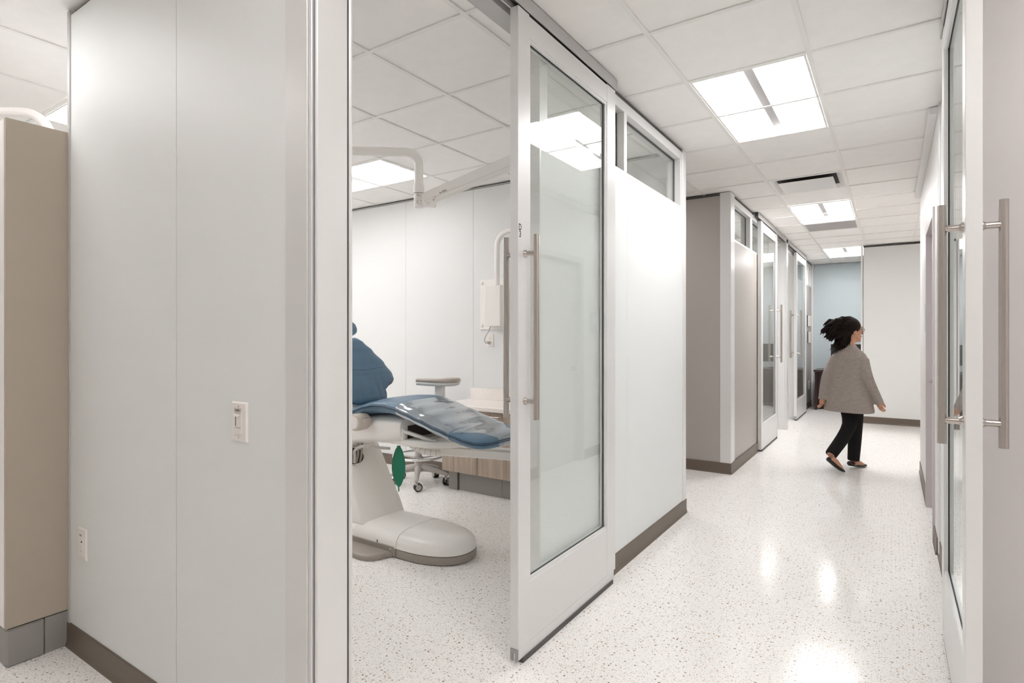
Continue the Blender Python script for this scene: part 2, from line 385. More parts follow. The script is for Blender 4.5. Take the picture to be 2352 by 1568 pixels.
# jamb return on the room side
box('jamb', 'alu', w2, -1.418, -1.313, 2.190, 2.2005, 0, 2.70)
def track(name, label, y0, y1, side=-1, xf=-1.262):
    o = thing(name, label, 'door track', (0, 0, 0), kind='structure'); s = 1 if side < 0 else -1
    X = lambda d: xf - s*d
    def bx(n, m, d0, d1, a, b, z0, z1, bev=0.0):
        xs = sorted((X(d0), X(d1))); return box(n, m, o, xs[0], xs[1], a, b, z0, z1, bev)
    bx('fascia', 'alu_darker', 0, .006, y0, y1, 2.704, C, 0.001)
    bx('track_top', 'black', .006, .05, y0+.003, y1-.003, C-.012, C)
    bx('track_back', 'alu', .046, .052, y0, y1, 2.704, C)
    bx('end_plate', 'alu_darker', 0, .05, y1-.004, y1, 2.704, C)
    bx('hanger_rail', 'alu_dark', .018, .036, y0+.02, y1-.02, 2.722, 2.75)
    return o
track('trim_2', 'sliding door track at the ceiling above the nearest open door', 1.00, 2.94)

def sliding_door(name, label, xa, xb, y0, y1, lead, zt=2.700, zb=0.021, words=None, face=1):
    """xa<xb leaf faces; lead = 'lo'/'hi' end that carries the pulls; face = +1 corridor on +x side."""
    o = thing(name, label, 'sliding door', ((xa+xb)/2, y0, 0), kind='structure')
    s_lo, s_hi = (.086, .108) if lead == 'lo' else (.108, .086)
    a, b = y0+s_lo, y1-s_hi; xm = (xa+xb)/2
    def bb(n, m, *r, bev=0.0012): return box(n, m, o, *r, bev)
    bb('stile', 'alu', xa, xb, y0, a, zb+.045, zt); bb('stile', 'alu', xa, xb, b, y1, zb+.045, zt)
    bb('top_rail', 'alu', xa+.0008, xb-.0008, a, b, 2.600, zt-.006)
    bb('bottom_rail', 'alu', xa+.0008, xb-.0008, a, b, zb+.045, 0.318)
    bb('bottom_channel', 'alu', xa+.001, xb-.001, y0+.003, y1-.02, zb, zb+.045, bev=0.0)
    g = MB()
    for sx in (xm-.0065, xm+.0035):
        g.box(sx, sx+.003, a, b, .318, .326); g.box(sx, sx+.003, a, b, 2.592, 2.600)
        g.box(sx, sx+.003, a, a+.008, .326, 2.592); g.box(sx, sx+.003, b-.008, b, .326, 2.592)
    g.build('gasket', 'black', o)
    g = MB()
    for (sa, sb) in ((xa+.004, xm-.0065), (xm+.0065, xb-.004)):
        g.box(sa, sb, a, b, .318, .331); g.box(sa, sb, a, b, 2.587, 2.600); g.box(sa, sb, a, a+.013, .331, 2.587); g.box(sa, sb, b-.013, b, .331, 2.587)
    g.build('glazing_stop', 'alu', o)
    bb('pane', 'glass', xm-.0035, xm+.0035, a+.001, b-.001, .319, 2.599, bev=0.0)
    bb('bottom_seal', 'seal', xa+.003, xb+.0045 if face > 0 else xb-.003, y0+.03, y1-.04, .001, zb, bev=0.0)
    ye = y0 if lead == 'lo' else y1
    cap = MB()
    sg = 1 if lead == 'lo' else -1
    ya, yb = sorted((ye-sg*.0015, ye+sg*.004))
    cap.box(xa+.001, xa+.015, ya, yb, zb-.004, zb+.043); cap.box(xb-.015, xb-.001, ya, yb, zb-.004, zb+.043); cap.box(xa+.015, xb-.015, ya, yb, zb+.028, zb+.043)
    cap.build('end_cap', 'capgrey', o)
    yh = y0+.052 if lead == 'lo' else y1-.052
    for sx, sgn in ((xb, 1), (xa, -1)):
        xh = sx + sgn*.055
        h = MB().tube([(xh, yh, 1.004), (xh, yh, 1.0045), (xh, yh, 1.7655), (xh, yh, 1.766)], [.0118, .0127, .0127, .0118], 20).build('pull_handle', 'steel', o, smooth=True)
        h['label'] = 'long brushed steel pull bar'
        for z in (1.079, 1.690):
            MB().lathe([(.0001, 0), (.0165, 0), (.0165, .004), (.0125, .010), (.0105, .012), (.0105, .050)], (0, 0, 0), 20, 'z').bm.free()
            st = MB()
            prof = [(.0002, 0), (.0165, 0), (.0165, .004), (.0120, .010), (.0105, .013), (.0105, .055)]
            rings = [[(sx + sgn*d, yh + r*math.cos(2*PI*k/18), z + r*math.sin(2*PI*k/18)) for k in range(18)] for r, d in prof]
            st.loft(rings).build('standoff', 'steel', h, smooth=True)
    if words:
        for k, ch in enumerate(words):
            text('lettering', ch, 0.038, o, (xb+.0004, y0+.0135, 1.7825-.0285*k), FACE_X, 'ink', ex=0.0002, off=0.0005).scale = (.78, 1, 1)
    return o
sliding_door('door_1', 'nearest sliding glass door with D3 lettering and long steel pulls, slid open', -1.308, -1.268, 1.945, 2.925, 'lo', words='D3')

# far partition of the nearest room: white inside, end post at the corridor
p3 = struct('wall_left_middle', 'alu_dark', 'white panelled back partition of the treatment room behind the dental chair', -6.0, -1.418, 4.302, 4.352, 0, C-.002)
xs = [-5.95, -5.069, -4.188, -3.307, -2.426, -1.418]
for a, b in zip(xs[:-1], xs[1:]):
    box('panel', 'op_panel', p3, a+.0014, b-.0014, 4.290, 4.302, 0.003, C-.022)
    box('panel', 'taupe_panel', p3, a+.002, b-.002, 4.352, 4.362, 0.003, C-.030)
box('top_channel', 'alu_darker', p3, -6.0, -1.418, 4.291, 4.302, C-.017, C-.008)
baseboard('baseboard_left.002', 'brown rubber baseboard behind the wheeled stool', (-6.0, -3.30, 4.29, 4.29), 'y', -1)

# ---------------------------------------------------------------- second block: taupe wall beyond the cross passage
p4 = struct('wall_left_far', 'alu_dark', 'dark taupe panelled partition facing the cross passage', -6.0, -1.411, 5.822, 5.905, 0, C-.002)
xs = [-5.9, -4.2, -2.80, -1.412]
for a, b in zip(xs[:-1], xs[1:]): box('panel', 'taupe_panel', p4, a+.0015, b-.0015, 5.810, 5.822, 0.003, C-.026)
box('top_channel', 'alu_dark', p4, -6.0, -1.412, 5.812, 5.822, C-.026, C)
w4 = front_wall('wall_left_far.001', 'taupe panelled corridor wall with glass transoms beyond the cross passage', 5.90, 8.24,
    [(5.90, 5.985), (6.75, 6.815), (6.825, 6.86), (8.16, 8.24)], [7.00], 0, [(5.985, 6.75), (6.86, 8.16)], 'taupe_panel', None)
box('end_post', 'alu', w4, WX-.096, WX+.008, 5.806, 5.9005, 0, C, 0.0015)
box('end_post', 'alu', w4, WX-.0955, WX+.006, 5.9005, 5.975, 0, C, 0.0015)
baseboard('baseboard_left.003', 'brown rubber baseboard on the dark face in the cross passage', (-6.0, -1.303, 5.806, 5.806), 'y', -1)
baseboard('baseboard_left.004', 'brown rubber baseboard below the taupe corridor wall', (WX+.006, WX+.006, 5.806, 7.12), 'x', 1)
track('trim_3', 'sliding door track above the second glass door', 6.95, 9.02)
sliding_door('door_2', 'second sliding glass door along the corridor, in front of the taupe wall', -1.308, -1.268, 7.14, 8.27, 'hi')
p5 = struct('wall_left_far.002', 'op_panel', 'white partition end between the two far sliding doors', -6.0, -1.290, 9.03, 9.15, 0, C)
box('end_post', 'alu', p5, -1.2905, -1.262, 9.025, 9.155, 0, 2.702, 0.002)
box('end_post', 'alu', p5, -1.42, -1.372, 9.020, 9.031, 0, 2.702, 0.002)
struct('trim_4', 'alu', 'aluminium header over the second far door opening', -1.425, -1.34, 8.25, 10.33, 2.66, C)
w6 = front_wall('wall_left_far.003', 'pale corridor wall beside the reception desk with a narrow transom', 10.32, 12.6,
    [(10.32, 10.38), (11.36, 11.56), (12.05, 12.13), (12.5, 12.6)], [11.45], 0, [(10.38, 11.36), (11.56, 12.05), (12.13, 12.5)], 'taupe_panel', None)
box('jamb', 'alu', w6, -1.418, -1.310, 10.305, 10.322, 0, 2.702)
box('end_post', 'paint', w6, WX-.1, WX+.03, 12.56, 12.66, 0, C)
baseboard('baseboard_left.005', 'brown rubber baseboard beside the reception desk', (WX, WX, 11.42, 12.56), 'x', 1)
track('trim_5', 'sliding door track above the farthest glass door', 9.16, 11.30)
sliding_door('door_3', 'farthest sliding glass door along the corridor, slid open towards the desk', -1.308, -1.268, 10.10, 11.36, 'lo')

# ---------------------------------------------------------------- end wall and right side
pe = struct('wall_end', 'alu_dark', 'pale grey panelled wall closing the corridor beyond the walking woman', -0.372, 2.0, 10.432, 10.54, 0, C)
for a, b in ((-0.368, 0.55), (0.553, 1.99)): box('panel', 'end_panel', pe, a, b, 10.420, 10.432, 0.003, C-.030)
box('end_post', 'paint', pe, -0.402, -0.378, 10.415, 10.55, 0, C-.004, 0.002)
baseboard('baseboard_end', 'dark brown rubber baseboard along the corridor end wall', (-0.402, 2.0, 10.418, 10.418), 'y', -1)
RX = 0.235
wr = MB()
wr.box(RX, RX+.14, 4.36, 4.69, 0, C); wr.box(RX, RX+.14, 5.565, 6.97, 0, C); wr.box(RX, RX+.14, 4.69, 5.565, 2.155, C)
wr = wr.build('wall_right', 'paint'); tag(wr, 'white painted corridor wall on the right with a recessed door', 'wall', kind='structure')
struct('wall_right_far', 'paint', 'white wall of the side passage', RX+.14, 3.0, 6.85, 6.97, 0, C)
baseboard('baseboard_right', 'brown rubber baseboard on the right wall beyond the painted door', (RX, RX, 5.62, 6.97), 'x', -1)
baseboard('baseboard_right.001', 'brown rubber baseboard on the right wall before the painted door', (RX, RX, 4.37, 4.645), 'x', -1)
d4 = thing('door_4', 'closed painted door in a grey metal frame on the right wall', 'door', (RX, 5.1, 0), kind='structure')
fr = MB(); fr.box(RX-.012, RX+.1, 4.645, 4.70, 0, 2.20); fr.box(RX-.012, RX+.1, 5.555, 5.61, 0, 2.20); fr.box(RX-.012, RX+.1, 4.70, 5.555, 2.145, 2.20)
fr.build('frame', 'frame_paint', d4)
box('slab', 'slab_paint', d4, RX+.062, RX+.102, 4.703, 5.552, 0.008, 2.142)
lv = MB(); lv.cyl((RX+.062, 5.47, 1.0), (RX+.052, 5.47, 1.0), .026); lv.cyl((RX+.055, 5.47, 1.0), (RX+.012, 5.47, 1.0), .009); lv.tube([(RX+.012, 5.475, 1.0), (RX+.01, 5.40, 1.0), (RX+.016, 5.36, 1.0)], [.009, .008, .007])
lv.build('lever_handle', 'steel', d4, smooth=True)
sg = thing('door_sign', 'pale grey blue plaque on the right wall beyond the painted door', 'sign', (RX, 5.86, 1.5))
box('plate', 'sign', sg, RX-.006, RX, 5.77, 5.95, 1.39, 1.62, 0.001)
box('slot', 'plastic_w', sg, RX-.008, RX-.006, 5.84, 5.885, 1.49, 1.59); box('slot', 'plastic_w', sg, RX-.008, RX-.006, 5.90, 5.925, 1.49, 1.59)
# modular wall behind the right sliding door
rw = struct('wall_right_front', 'alu_dark', 'white panelled wall behind the right sliding door', 0.256, 0.330, 2.52, 4.352, 0, C)
for a, b in ((2.522, 3.43), (3.433, 4.30)): box('panel', 'white_panel', rw, 0.245, 0.256, a, b, 0.003, C-.03)
box('end_post', 'alu', rw, 0.238, 0.335, 4.302, 4.362, 0, C, 0.002)
baseboard('baseboard_right.002', 'brown rubber baseboard below the panels behind the right sliding door', (0.245, 0.245, 3.3, 4.36), 'x', -1)
rp = struct('wall_right_near', 'alu_dark', 'grey panelled partition at the right edge beside the steel pull bar', 0.30, 3.0, 2.455, 2.545, 0, C)
xs = [0.245, 1.16, 2.07, 2.99]
M['grey_panel'] = mat('grey_panel', (0.53, 0.505, 0.50), 0.35)
for a, b in zip(xs[:-1], xs[1:]): box('panel', 'grey_panel', rp, a+.0012, b-.0012, 2.442, 2.456, 0.003, C-.002)
ct = MB().box(0.190, RX, 4.365, 6.92, 2.716, C-.0005).build('trim_6', 'alu', bevel=0.002); tag(ct, 'pale box trim along the ceiling edge of the right wall', 'trim', kind='structure')
track('trim_7', 'sliding door track above the right hand door', 0.9, 3.25, side=1, xf=0.182)
sliding_door('door_5', 'right hand sliding glass door seen edge on, close to the camera', 0.188, 0.230, 2.232, 3.215, 'lo')

# ---------------------------------------------------------------- ceiling fixtures
def troffer(label, cx, cy, rz, group='recessed ceiling troffers'):
    o = thing('ceiling_light', label, 'ceiling light', (cx, cy, C), group)
    o.rotation_euler = (0, 0, rz); return o
def troffer_parts(o):
    hw, hl = T/2-.014, T-.014; z = C
    X, Y, Z = o.location
    def B(n, m, mb): 
        # built around the origin then parented
        bmesh.ops.recalc_face_normals(mb.bm, faces=list(mb.bm.faces))
        me = bpy.data.meshes.new(n); mb.bm.to_mesh(me); mb.bm.free(); me.materials.append(M[m]); q = bpy.data.objects.new(n, me); COL.objects.link(q); q.parent = o; return q
    f = MB()
    for s in (-1, 1):
        f.box(min(s*hw, s*(hw-.012)), max(s*hw, s*(hw-.012)), -hl, hl, .001, .02); f.box(-hw+.012, hw-.012, min(s*hl, s*(hl-.012)), max(s*hl, s*(hl-.012)), .001, .02)
    B('frame', 'grid', f)
    for s in (-1, 1):
        xa, xb = sorted((s*(hw-.012), s*.034)); B('diffuser', 'lamp', MB().box(xa, xb, -hl+.012, hl-.012, .010, .016))
    B('center_bar', 'bar', MB().box(-.034, .034, -hl+.012, hl-.012, .046, .052))
    for s in (-1, 1): B('channel_side', 'lamp_side', MB().box(min(s*.034, s*.031), max(s*.034, s*.031), -hl+.012, hl-.012, .010, .046))
    for s in (-1, 1): B('end_plate', 'lamp', MB().box(-.031, .031, min(s*(hl-.012), s*(hl-.014)), max(s*(hl-.012), s*(hl-.014)), .012, .062))
    return o
gx = lambda i: GX + i*T
gy = lambda i: GY + i*T
L0 = troffer_parts(troffer('large lit ceiling light nearest the camera over the corridor', gx(.5), gy(2), 0))
for lab, x, y, r in (('middle lit ceiling light over the corridor, beyond the slotted air diffuser', gx(.5), gy(8), 0),
                     ('farthest lit ceiling light over the corridor before the blue wall', gx(.5), gy(14), 0),
                     ('lit ceiling light over the corridor behind the camera', gx(.5), gy(-4), 0),
                     ('lit ceiling light over the dental chair, behind the white lamp arm', gx(-5), gy(1.5), PI/2),
                     ('lit ceiling light glimpsed above the tall beige cabinet', gx(-5), gy(-1.5), PI/2),
                     ('lit ceiling light over the foreground room at left, out of frame', gx(-4), gy(-3.5), PI/2),
                     ('added ceiling fill light over the cross passage, beyond the treatment room', gx(-3), gy(4.5), PI/2),  # not seen; added so the taupe wall gets more light
                     ('added ceiling fill light over the room behind the second glass door', gx(-4), gy(8.5), PI/2),  # unseen lamp, added as fill for the far rooms
                     ('added ceiling fill light over the room behind the farthest glass door', gx(-4), gy(14.5), PI/2),  # more added fill one room further, also unseen
                     ('added ceiling fill light over the side passage to the right of the woman', gx(3), gy(9.5), PI/2),  # added to even out the brightness towards the far end
                     ('added ceiling fill light deep in the dental chair room, hidden by the near partition', gx(-7), gy(.5), PI/2),  # unseen lamp added to lift the chair room from the left
                     ('added ceiling fill light over the right hand room beside the camera', gx(3.5), gy(-3), 0)):  # added out of frame to brighten the end post and grey partition
    q = dup(L0, None, (x, y, C), r); q['label'] = lab
    dim = None
    for key, mm in (('foreground room', 'lamp_dim'), ('right hand room', 'lamp_low'), ('cross passage', 'lamp_pass'), ('behind the camera', 'lamp_room'), ('hidden by', 'lamp_key'), ('over the dental chair', 'lamp_room'), ('tall beige', 'lamp_floor'),
                    ('middle lit', 'lamp_bright'), ('farthest lit', 'lamp_bright'), ('side passage', 'lamp_pass'), ('glass door', 'lamp_low')):
        if key in lab: dim = mm
    if dim:                                 # radiance set per lamp to balance brightness between areas
        for ch in q.children:
            if ch.data.materials[0] == M['lamp']:
                ch.data = ch.data.copy(); ch.data.materials[0] = M[dim]
v = thing('air_diffuser', 'square white ceiling air diffuser with a dark slot above its plaque', 'air vent', (gx(.5), gy(5.5), C))
X, Y = gx(.5), gy(5.5); H2 = T/2-.013
mb = MB(); r0, r1 = H2, H2-.065
mb.loft([[(X+a*q, Y+b*q, C+z) for a, b in ((-1,-1),(1,-1),(1,1),(-1,1))] for q, z in ((H2, .003), (H2-.014, .002), (H2-.050, .030), (H2-.052, .034), (H2-.014, .007), (H2, .007))], cap=False, closed=True)
mb.build('cone', 'plaque', v)
MB().box(X-H2+.048, X+H2-.048, Y-H2+.048, Y+H2-.048, C+.030, C+.036).build('throat_shade', 'dark', v)  # dark plate gives the shaded cavity above the plaque
MB().rbox(X-.222, X+.222, Y-.225, Y+.215, C-.017, C-.012, .002).build('plaque', 'plaque', v)
MB().box(X-.20, X-.19, Y-.01, Y+.01, C-.013, C+.032).build('hanger', 'plaque', v)
MB().box(X+.19, X+.20, Y-.01, Y+.01, C-.013, C+.032).build('hanger', 'plaque', v)
gr = thing('return_grille', 'flat grey perforated ceiling panel beyond the middle ceiling light', 'air vent', (gx(.5), gy(9.5), C))
Y = gy(9.5)
MB().box(X-H2, X+H2, Y-H2, Y+H2, C+.006, C+.012).build('grille_panel', 'perf', gr)
f = MB()
for s in (-1, 1):
    f.box(min(X+s*H2, X+s*(H2-.015)), max(X+s*H2, X+s*(H2-.015)), Y-H2, Y+H2, C+.002, C+.007); f.box(X-H2+.015, X+H2-.015, min(Y+s*H2, Y+s*(H2-.015)), max(Y+s*H2, Y+s*(H2-.015)), C+.002, C+.007)
f.build('frame', 'grid', gr)

# ---------------------------------------------------------------- foreground left: tall cabinet, switches, lamp posts
tc = thing('tall_cabinet', 'tall beige laminate cabinet at the left edge against the white partition', 'cabinet', (-3.3, 1.1, 0))
box('body', 'op_panel', tc, -3.66, -2.995, 0.790, 1.40, 0.160, 2.230)
box('side_panel', 'beige', tc, -2.995, -2.9805, 0.7755, 1.40, 0.160, 2.233, 0.0008)
tc.children[-1]['label'] = 'beige laminate side panel'
box('door', 'plastic', tc, -3.330, -2.9960, 0.7735, 0.790, 0.162, 2.231, 0.001)
box('door', 'plastic', tc, -3.66, -3.333, 0.7735, 0.790, 0.162, 2.231, 0.001)
box('toe_kick', 'kick', tc, -3.65, -2.9840, 0.780, 0.905, 0.0, 0.152, 0.006)
box('toe_kick', 'kick', tc, -3.60, -2.9900, 0.907, 1.39, 0.0, 0.152, 0.0008)

def plate(name, label, cat, x, y, z, w=.083, h=.122, f='y', s=-1):
    o = thing(name, label, cat, (x, y, z)); return o
dm = thing('dimmer_switch', 'white slide dimmer switch with a small grey label on the near partition', 'switch', (-1.664, .990, 1.085))
mb = MB(); w_, h_ = .0415, .0605
mb.loft([[(-1.664+a*p, .990-q, 1.085+b*(p2)) for a, b in ((-1,-1),(1,-1),(1,1),(-1,1))] for p, p2, q in ((w_, h_, 0), (w_, h_, .002), (w_-.004, h_-.004, .0062))]).build('cover_plate', 'plastic_w', dm)
MB().rbox(-1.683, -1.645, .9815, .984, 1.046, 1.119, .0012, 1).build('insert', 'plastic_w', dm)
box('slot', 'dark', dm, -1.6775, -1.6750, .9810, .9816, 1.072, 1.102)
box('seam', 'ink_grey', dm, -1.679, -1.649, .9809, .9816, 1.0665, 1.0680)
box('seam', 'ink_grey', dm, -1.679, -1.649, .9809, .9816, 1.112, 1.1130)
MB().rbox(-1.680, -1.652, .974, .9818, 1.101, 1.1085, .002, 1).build('slider', 'plastic_w', dm)
box('label_tape', 'label_grey', dm, -1.684, -1.648, .9811, .9817, 1.1145, 1.1265)
text('lettering', 'LC-D3', .0072, dm, (-1.666, .9807, 1.1178), FACE_Y, 'ink', off=0.0001)
for z in (1.1325, 1.0375): MB().lathe([(.0001, -.0012), (.003, -.0012), (.003, 0), (.0001, 0)], (-1.664, .9843, z), 10, 'y').build('screw', 'label_grey', dm)
ts = thing('wall_control', 'white wall control plate low on the near partition beside the beige cabinet', 'switch', (-2.835, .990, .474))
mb = MB(); w_, h_ = .0420, .0650; X, Z = -2.835, .474
mb.loft([[(X+a*p, .990-q, Z+b*p2) for a, b in ((-1,-1),(1,-1),(1,1),(-1,1))] for p, p2, q in ((w_, h_, 0), (w_, h_, .002), (w_-.005, h_-.005, .006))]).build('cover_plate', 'plastic_w', ts)
MB().rbox(X-.0185, X+.0185, .9820, .9845, Z-.048, Z+.046, .001, 1).build('insert', 'plastic', ts)
box('label_tape', 'label_grey', ts, X-.015, X+.015, .9813, .9822, Z+.033, Z+.043)
text('lettering', 'LCT', .007, ts, (X, .9810, Z+.0355), FACE_Y, 'ink_grey')
box('button', 'dark', ts, X+.004, X+.012, .9805, .9822, Z+.008, Z+.014)
box('seam', 'ink_grey', ts, X-.010, X+.013, .9815, .9822, Z-.0292, Z-.0282)
for z in (Z+.022, Z-.012): MB().lathe([(.0001, -.001), (.0018, -.001), (.0018, 0), (.0001, 0)], (X-.006, .982, z), 8, 'y').build('indicator', 'ink_grey', ts)

def lamp_post(name, label, base, elbow_pts, z, r=.0245):
    o = thing(name, label, 'dental lamp', (base[0], base[1], 0))
    return o
# lamp pole behind the tall cabinet (its arch shows above the cabinet)
lp = thing('lamp_pole', 'white curved pole arching above the tall beige cabinet', 'dental lamp', (-3.80, 1.18, 0))
dv = Vector((-.8317, -.5553, 0)); P0 = Vector((-3.80, 1.18, 0)); zt = 2.565; r_ = .16
pts = [P0 + Vector((0,0,.05)), P0 + Vector((0,0,1.2)), P0 + Vector((0,0,zt-r_))] + [P0 + dv*(r_ - r_*math.cos(a)) + Vector((0,0,zt-r_+r_*math.sin(a))) for a in [PI/2*i/8 for i in range(1, 9)]] + [P0 + dv*.95 + Vector((0,0,zt+.01))]
MB().tube(pts, .024, 18).build('pole', 'plastic_w', lp, smooth=True)
MB().lathe([(.0001, 0), (.12, 0), (.12, .02), (.05, .035), (.035, .06), (.0001, .06)], (P0.x, P0.y, 0), 24).build('base_plate', 'plastic', lp, smooth=True)
Q = P0 + dv*.95
MB().cyl(Q + Vector((0,0,zt+.04)), Q + Vector((0,0,zt-.16)), .032).build('swivel', 'plastic_w', lp, smooth=True)

# dental lamp of the room: pole, gooseneck, swivel, sprung arm
dl = thing('dental_lamp', 'white dental lamp arm hanging above the dental chair with printed markings', 'dental lamp', (-3.26, 1.50, 0))
E0 = Vector((-2.206, 2.363, 0)); hd_ = Vector((-.787, -.617, 0)); zt = 2.377; r_ = .075
PB = E0 + hd_*1.36
arcd = [E0 + hd_*(r_ - r_*math.cos(a)) + Vector((0,0,zt-r_+r_*math.sin(a))) for a in [PI/2*i/9 for i in range(10)]]
pts = [E0 + Vector((0,0,2.15))] + arcd + [E0 + hd_*.6 + Vector((0,0,zt))] + [PB - hd_*.12 + Vector((0,0,zt))] + [PB - hd_*(.12 - .12*math.sin(a)) + Vector((0,0,zt-.12+.12*math.cos(a))) for a in [PI/2*i/6 for i in range(1, 7)]] + [PB + Vector((0,0,.04))]
MB().tube(pts, .0250, 20).build('pole', 'plastic', dl, smooth=True)
MB().lathe([(.0001, 0), (.12, 0), (.12, .02), (.05, .035), (.035, .06), (.0001, .06)], (PB.x, PB.y, 0), 24).build('base_plate', 'plastic', dl, smooth=True)
MB().lathe([(.0255, 2.196), (.0300, 2.194), (.0300, 2.150), (.0255, 2.148)], E0, 24).build('collar', 'plastic', dl, smooth=True)
MB().lathe([(.0240, 2.1485), (.0245, 2.1445), (.0240, 2.144)], E0, 24).build('gap_ring', 'ink_grey', dl, smooth=True)
sw = MB().lathe([(.020, 2.146), (.0275, 2.144), (.0280, 2.080), (.024, 2.069), (.0001, 2.067)], E0, 28).build('swivel', 'plastic', dl, smooth=True)
ad = Vector((.42, .79, 0)); ad = Vector((.832, .555, 0)).normalized()      # arm heading
sd = Vector((ad.y, -ad.x, 0))                                              # towards the camera
def pl(a, z, t=0): return E0 + ad*a + sd*t + Vector((0,0,z))
def slab(poly, t0, t1): return MB().loft([[pl(a, z, t0) for a, z in poly], [pl(a, z, t1) for a, z in poly]])
slab([(.02, 2.076), (.088, 2.0705), (.096, 2.079), (.096, 2.145), (.02, 2.145)], -.020, .020).build('bracket', 'plastic', dl, bevel=.002)
slope = (2.318-2.128)/(.462-.05)
arm_poly = [(.032, 2.150), (.031, 2.112), (.036, 2.098), (.046, 2.089), (.062, 2.0895), (.082, 2.098)]
arm_poly += [(.60, 2.098+.518*.412), (.60, 2.165+.568*.405)]
am = slab(arm_poly, -.024, .024); am = am.build('sprung_arm', 'plastic', dl, bevel=.004, bseg=2)
MB().tube([pl(.045, 2.105, .0242), pl(.60, 2.105+.555*.41, .0242)], .0007, 6).build('seam', 'hose', am)
for a, z, rr in ((.094, 2.123, .0045), (.087, 2.1075, .0065)):
    c = pl(a, z, .0235); MB().tube([c, c + sd*.0022], rr, 12).build('screw', 'tan_plastic', am)
MB().cyl(pl(.60, 2.38, -.02), pl(.60, 2.26, -.02), .03).build('head_mount', 'plastic', dl, smooth=True)
hz = MB().rbox(-.10, .10, -.13, .13, -.04, .04, .03, 3); bmesh.ops.transform(hz.bm, matrix=Matrix.Translation(pl(.66, 2.20, 0)), verts=list(hz.bm.verts)); hz.build('lamp_head', 'plastic', dl, smooth=True)
yaw = math.atan2(ad.y, ad.x); pit = math.atan(.405)
Rm = Matrix.Rotation(yaw, 3, 'Z') @ Matrix.Rotation(-pit, 3, 'Y') @ Matrix.Rotation(PI/2, 3, 'X')
text('lettering', 'a-dec', .0205, am, pl(.120, 2.1405, .0246), Rm.to_euler(), 'ink', align='LEFT')
Rf = (Matrix.Rotation(yaw, 3, 'Z') @ Matrix.Rotation(PI/2, 3, 'X')).to_euler()
for k, z in enumerate((2.0925, 2.0885, 2.0845)):
    MB().tube([pl(.050, z, .0208), pl(.070-.003*k, z, .0208)], .0007, 4).build('print_line', 'label_grey', dl)
vd = (Vector((0, 0, 0)) - E0); vd.z = 0; vd.normalize(); vs = Vector((-vd.y, vd.x, 0))
Rv = (Matrix.Rotation(math.atan2(vs.y, vs.x), 3, 'Z') @ Matrix.Rotation(PI/2, 3, 'X')).to_euler()
def cylp(a, z): # point on the swivel surface at angle a from the viewing side
    d = vd*math.cos(a) + vs*math.sin(a); return E0 + d*.0283 + Vector((0,0,z))
text('lettering', 'a-dec', .0085, sw, E0 + vd*.0287 - vs*.006 + Vector((0,0,2.1335)), Rv, 'ink')
text('lettering', 'CE', .0095, sw, E0 + vd*.0287 - vs*.009 + Vector((0,0,2.0905)), Rv, 'ink')
for z, a0, a1 in ((2.130, -.4, .55), (2.1265, -.45, .5), (2.116, .15, .7), (2.113, -.5, -.15), (2.109, 0, .12), (2.1035, -.5, .6), (2.1005, .35, .8), (2.096, .05, .3), (2.092, .5, .8), (2.0845, -.45, .55)):
    MB().tube([cylp(a0 + (a1-a0)*i/4, z) for i in range(5)], .0006, 4).build('print_line', 'ink_grey', sw)

# ---------------------------------------------------------------- base cabinet, counter, wall mount
bc = thing('base_cabinet', 'wood laminate base cabinet with grey toe kick beyond the dental chair', 'cabinet', (-2.5, 4.0, 0))
box('carcass', 'wood', bc, -3.290, -1.50, 3.845, 4.275, 0.172, 0.722)
for i, (a, b) in enumerate(((-3.292, -2.912), (-2.904, -2.524), (-2.516, -2.136), (-2.128, -1.748))):
    d = box('door', 'wood', bc, a, b, 3.822, 3.8445, 0.174, 0.716, 0.001)
    if i:
        xc = (a+b)/2
        MB().tube([(xc-.07, 3.822, .690), (xc-.066, 3.806, .688), (xc-.03, 3.798, .684), (xc+.03, 3.798, .684), (xc+.066, 3.806, .688), (xc+.07, 3.822, .690)], [.004, .006, .0065, .0065, .006, .004], 10, flat=.7).build('handle', 'steel', d, smooth=True)
box('toe_kick', 'kick', bc, -3.268, -3.172, 3.885, 4.27, 0, 0.172, 0.001)
box('toe_kick', 'kick', bc, -3.160, -2.705, 3.900, 3.915, 0, 0.172)
box('toe_kick', 'kick', bc, -2.703, -1.50, 3.900, 3.915, 0, 0.172)
ct_ = thing('countertop', 'white quartz countertop with a low backsplash on the wood cabinet', 'countertop', (-2.5, 4.0, .724))
box('slab', 'quartz', ct_, -3.330, -1.48, 3.785, 4.287, 0.724, 0.758, 0.002)
box('backsplash', 'quartz', ct_, -3.330, -1.48, 4.270, 4.288, 0.758, 0.862, 0.0015)
wm = thing('wall_mount', 'white wall mount box with a bent white tube above the countertop', 'wall mount', (-3.0, 4.28, 1.6))
MB().rbox(-3.217, -2.83, 4.276, 4.289, 1.410, 1.878, .003, 1).build('back_plate', 'plastic_w', wm)
MB().rbox(-3.085, -2.917, 4.175, 4.276, 1.440, 1.808, .003, 1).build('cover_box', 'plastic_w', wm)
MB().tube([(-2.963, 4.195, 1.80), (-2.963, 4.195, 2.16)] + [Vector((-2.963+.125-.125*math.cos(a), 4.195, 2.16+.125*math.sin(a))) for a in [PI/2*i/8 for i in range(1, 9)]] + [(-2.45, 4.195, 2.285)], .0235, 18).build('tube', 'plastic_w', wm, smooth=True)
for x in (-3.193, -2.855):
    for z in (1.842, 1.447): MB().lathe([(.0001, -.010), (.010, -.010), (.0155, -.004), (.0155, 0), (.0001, 0)], (x, 4.2765, z), 18, 'y').build('bolt_cap', 'plastic_w', wm, smooth=True)
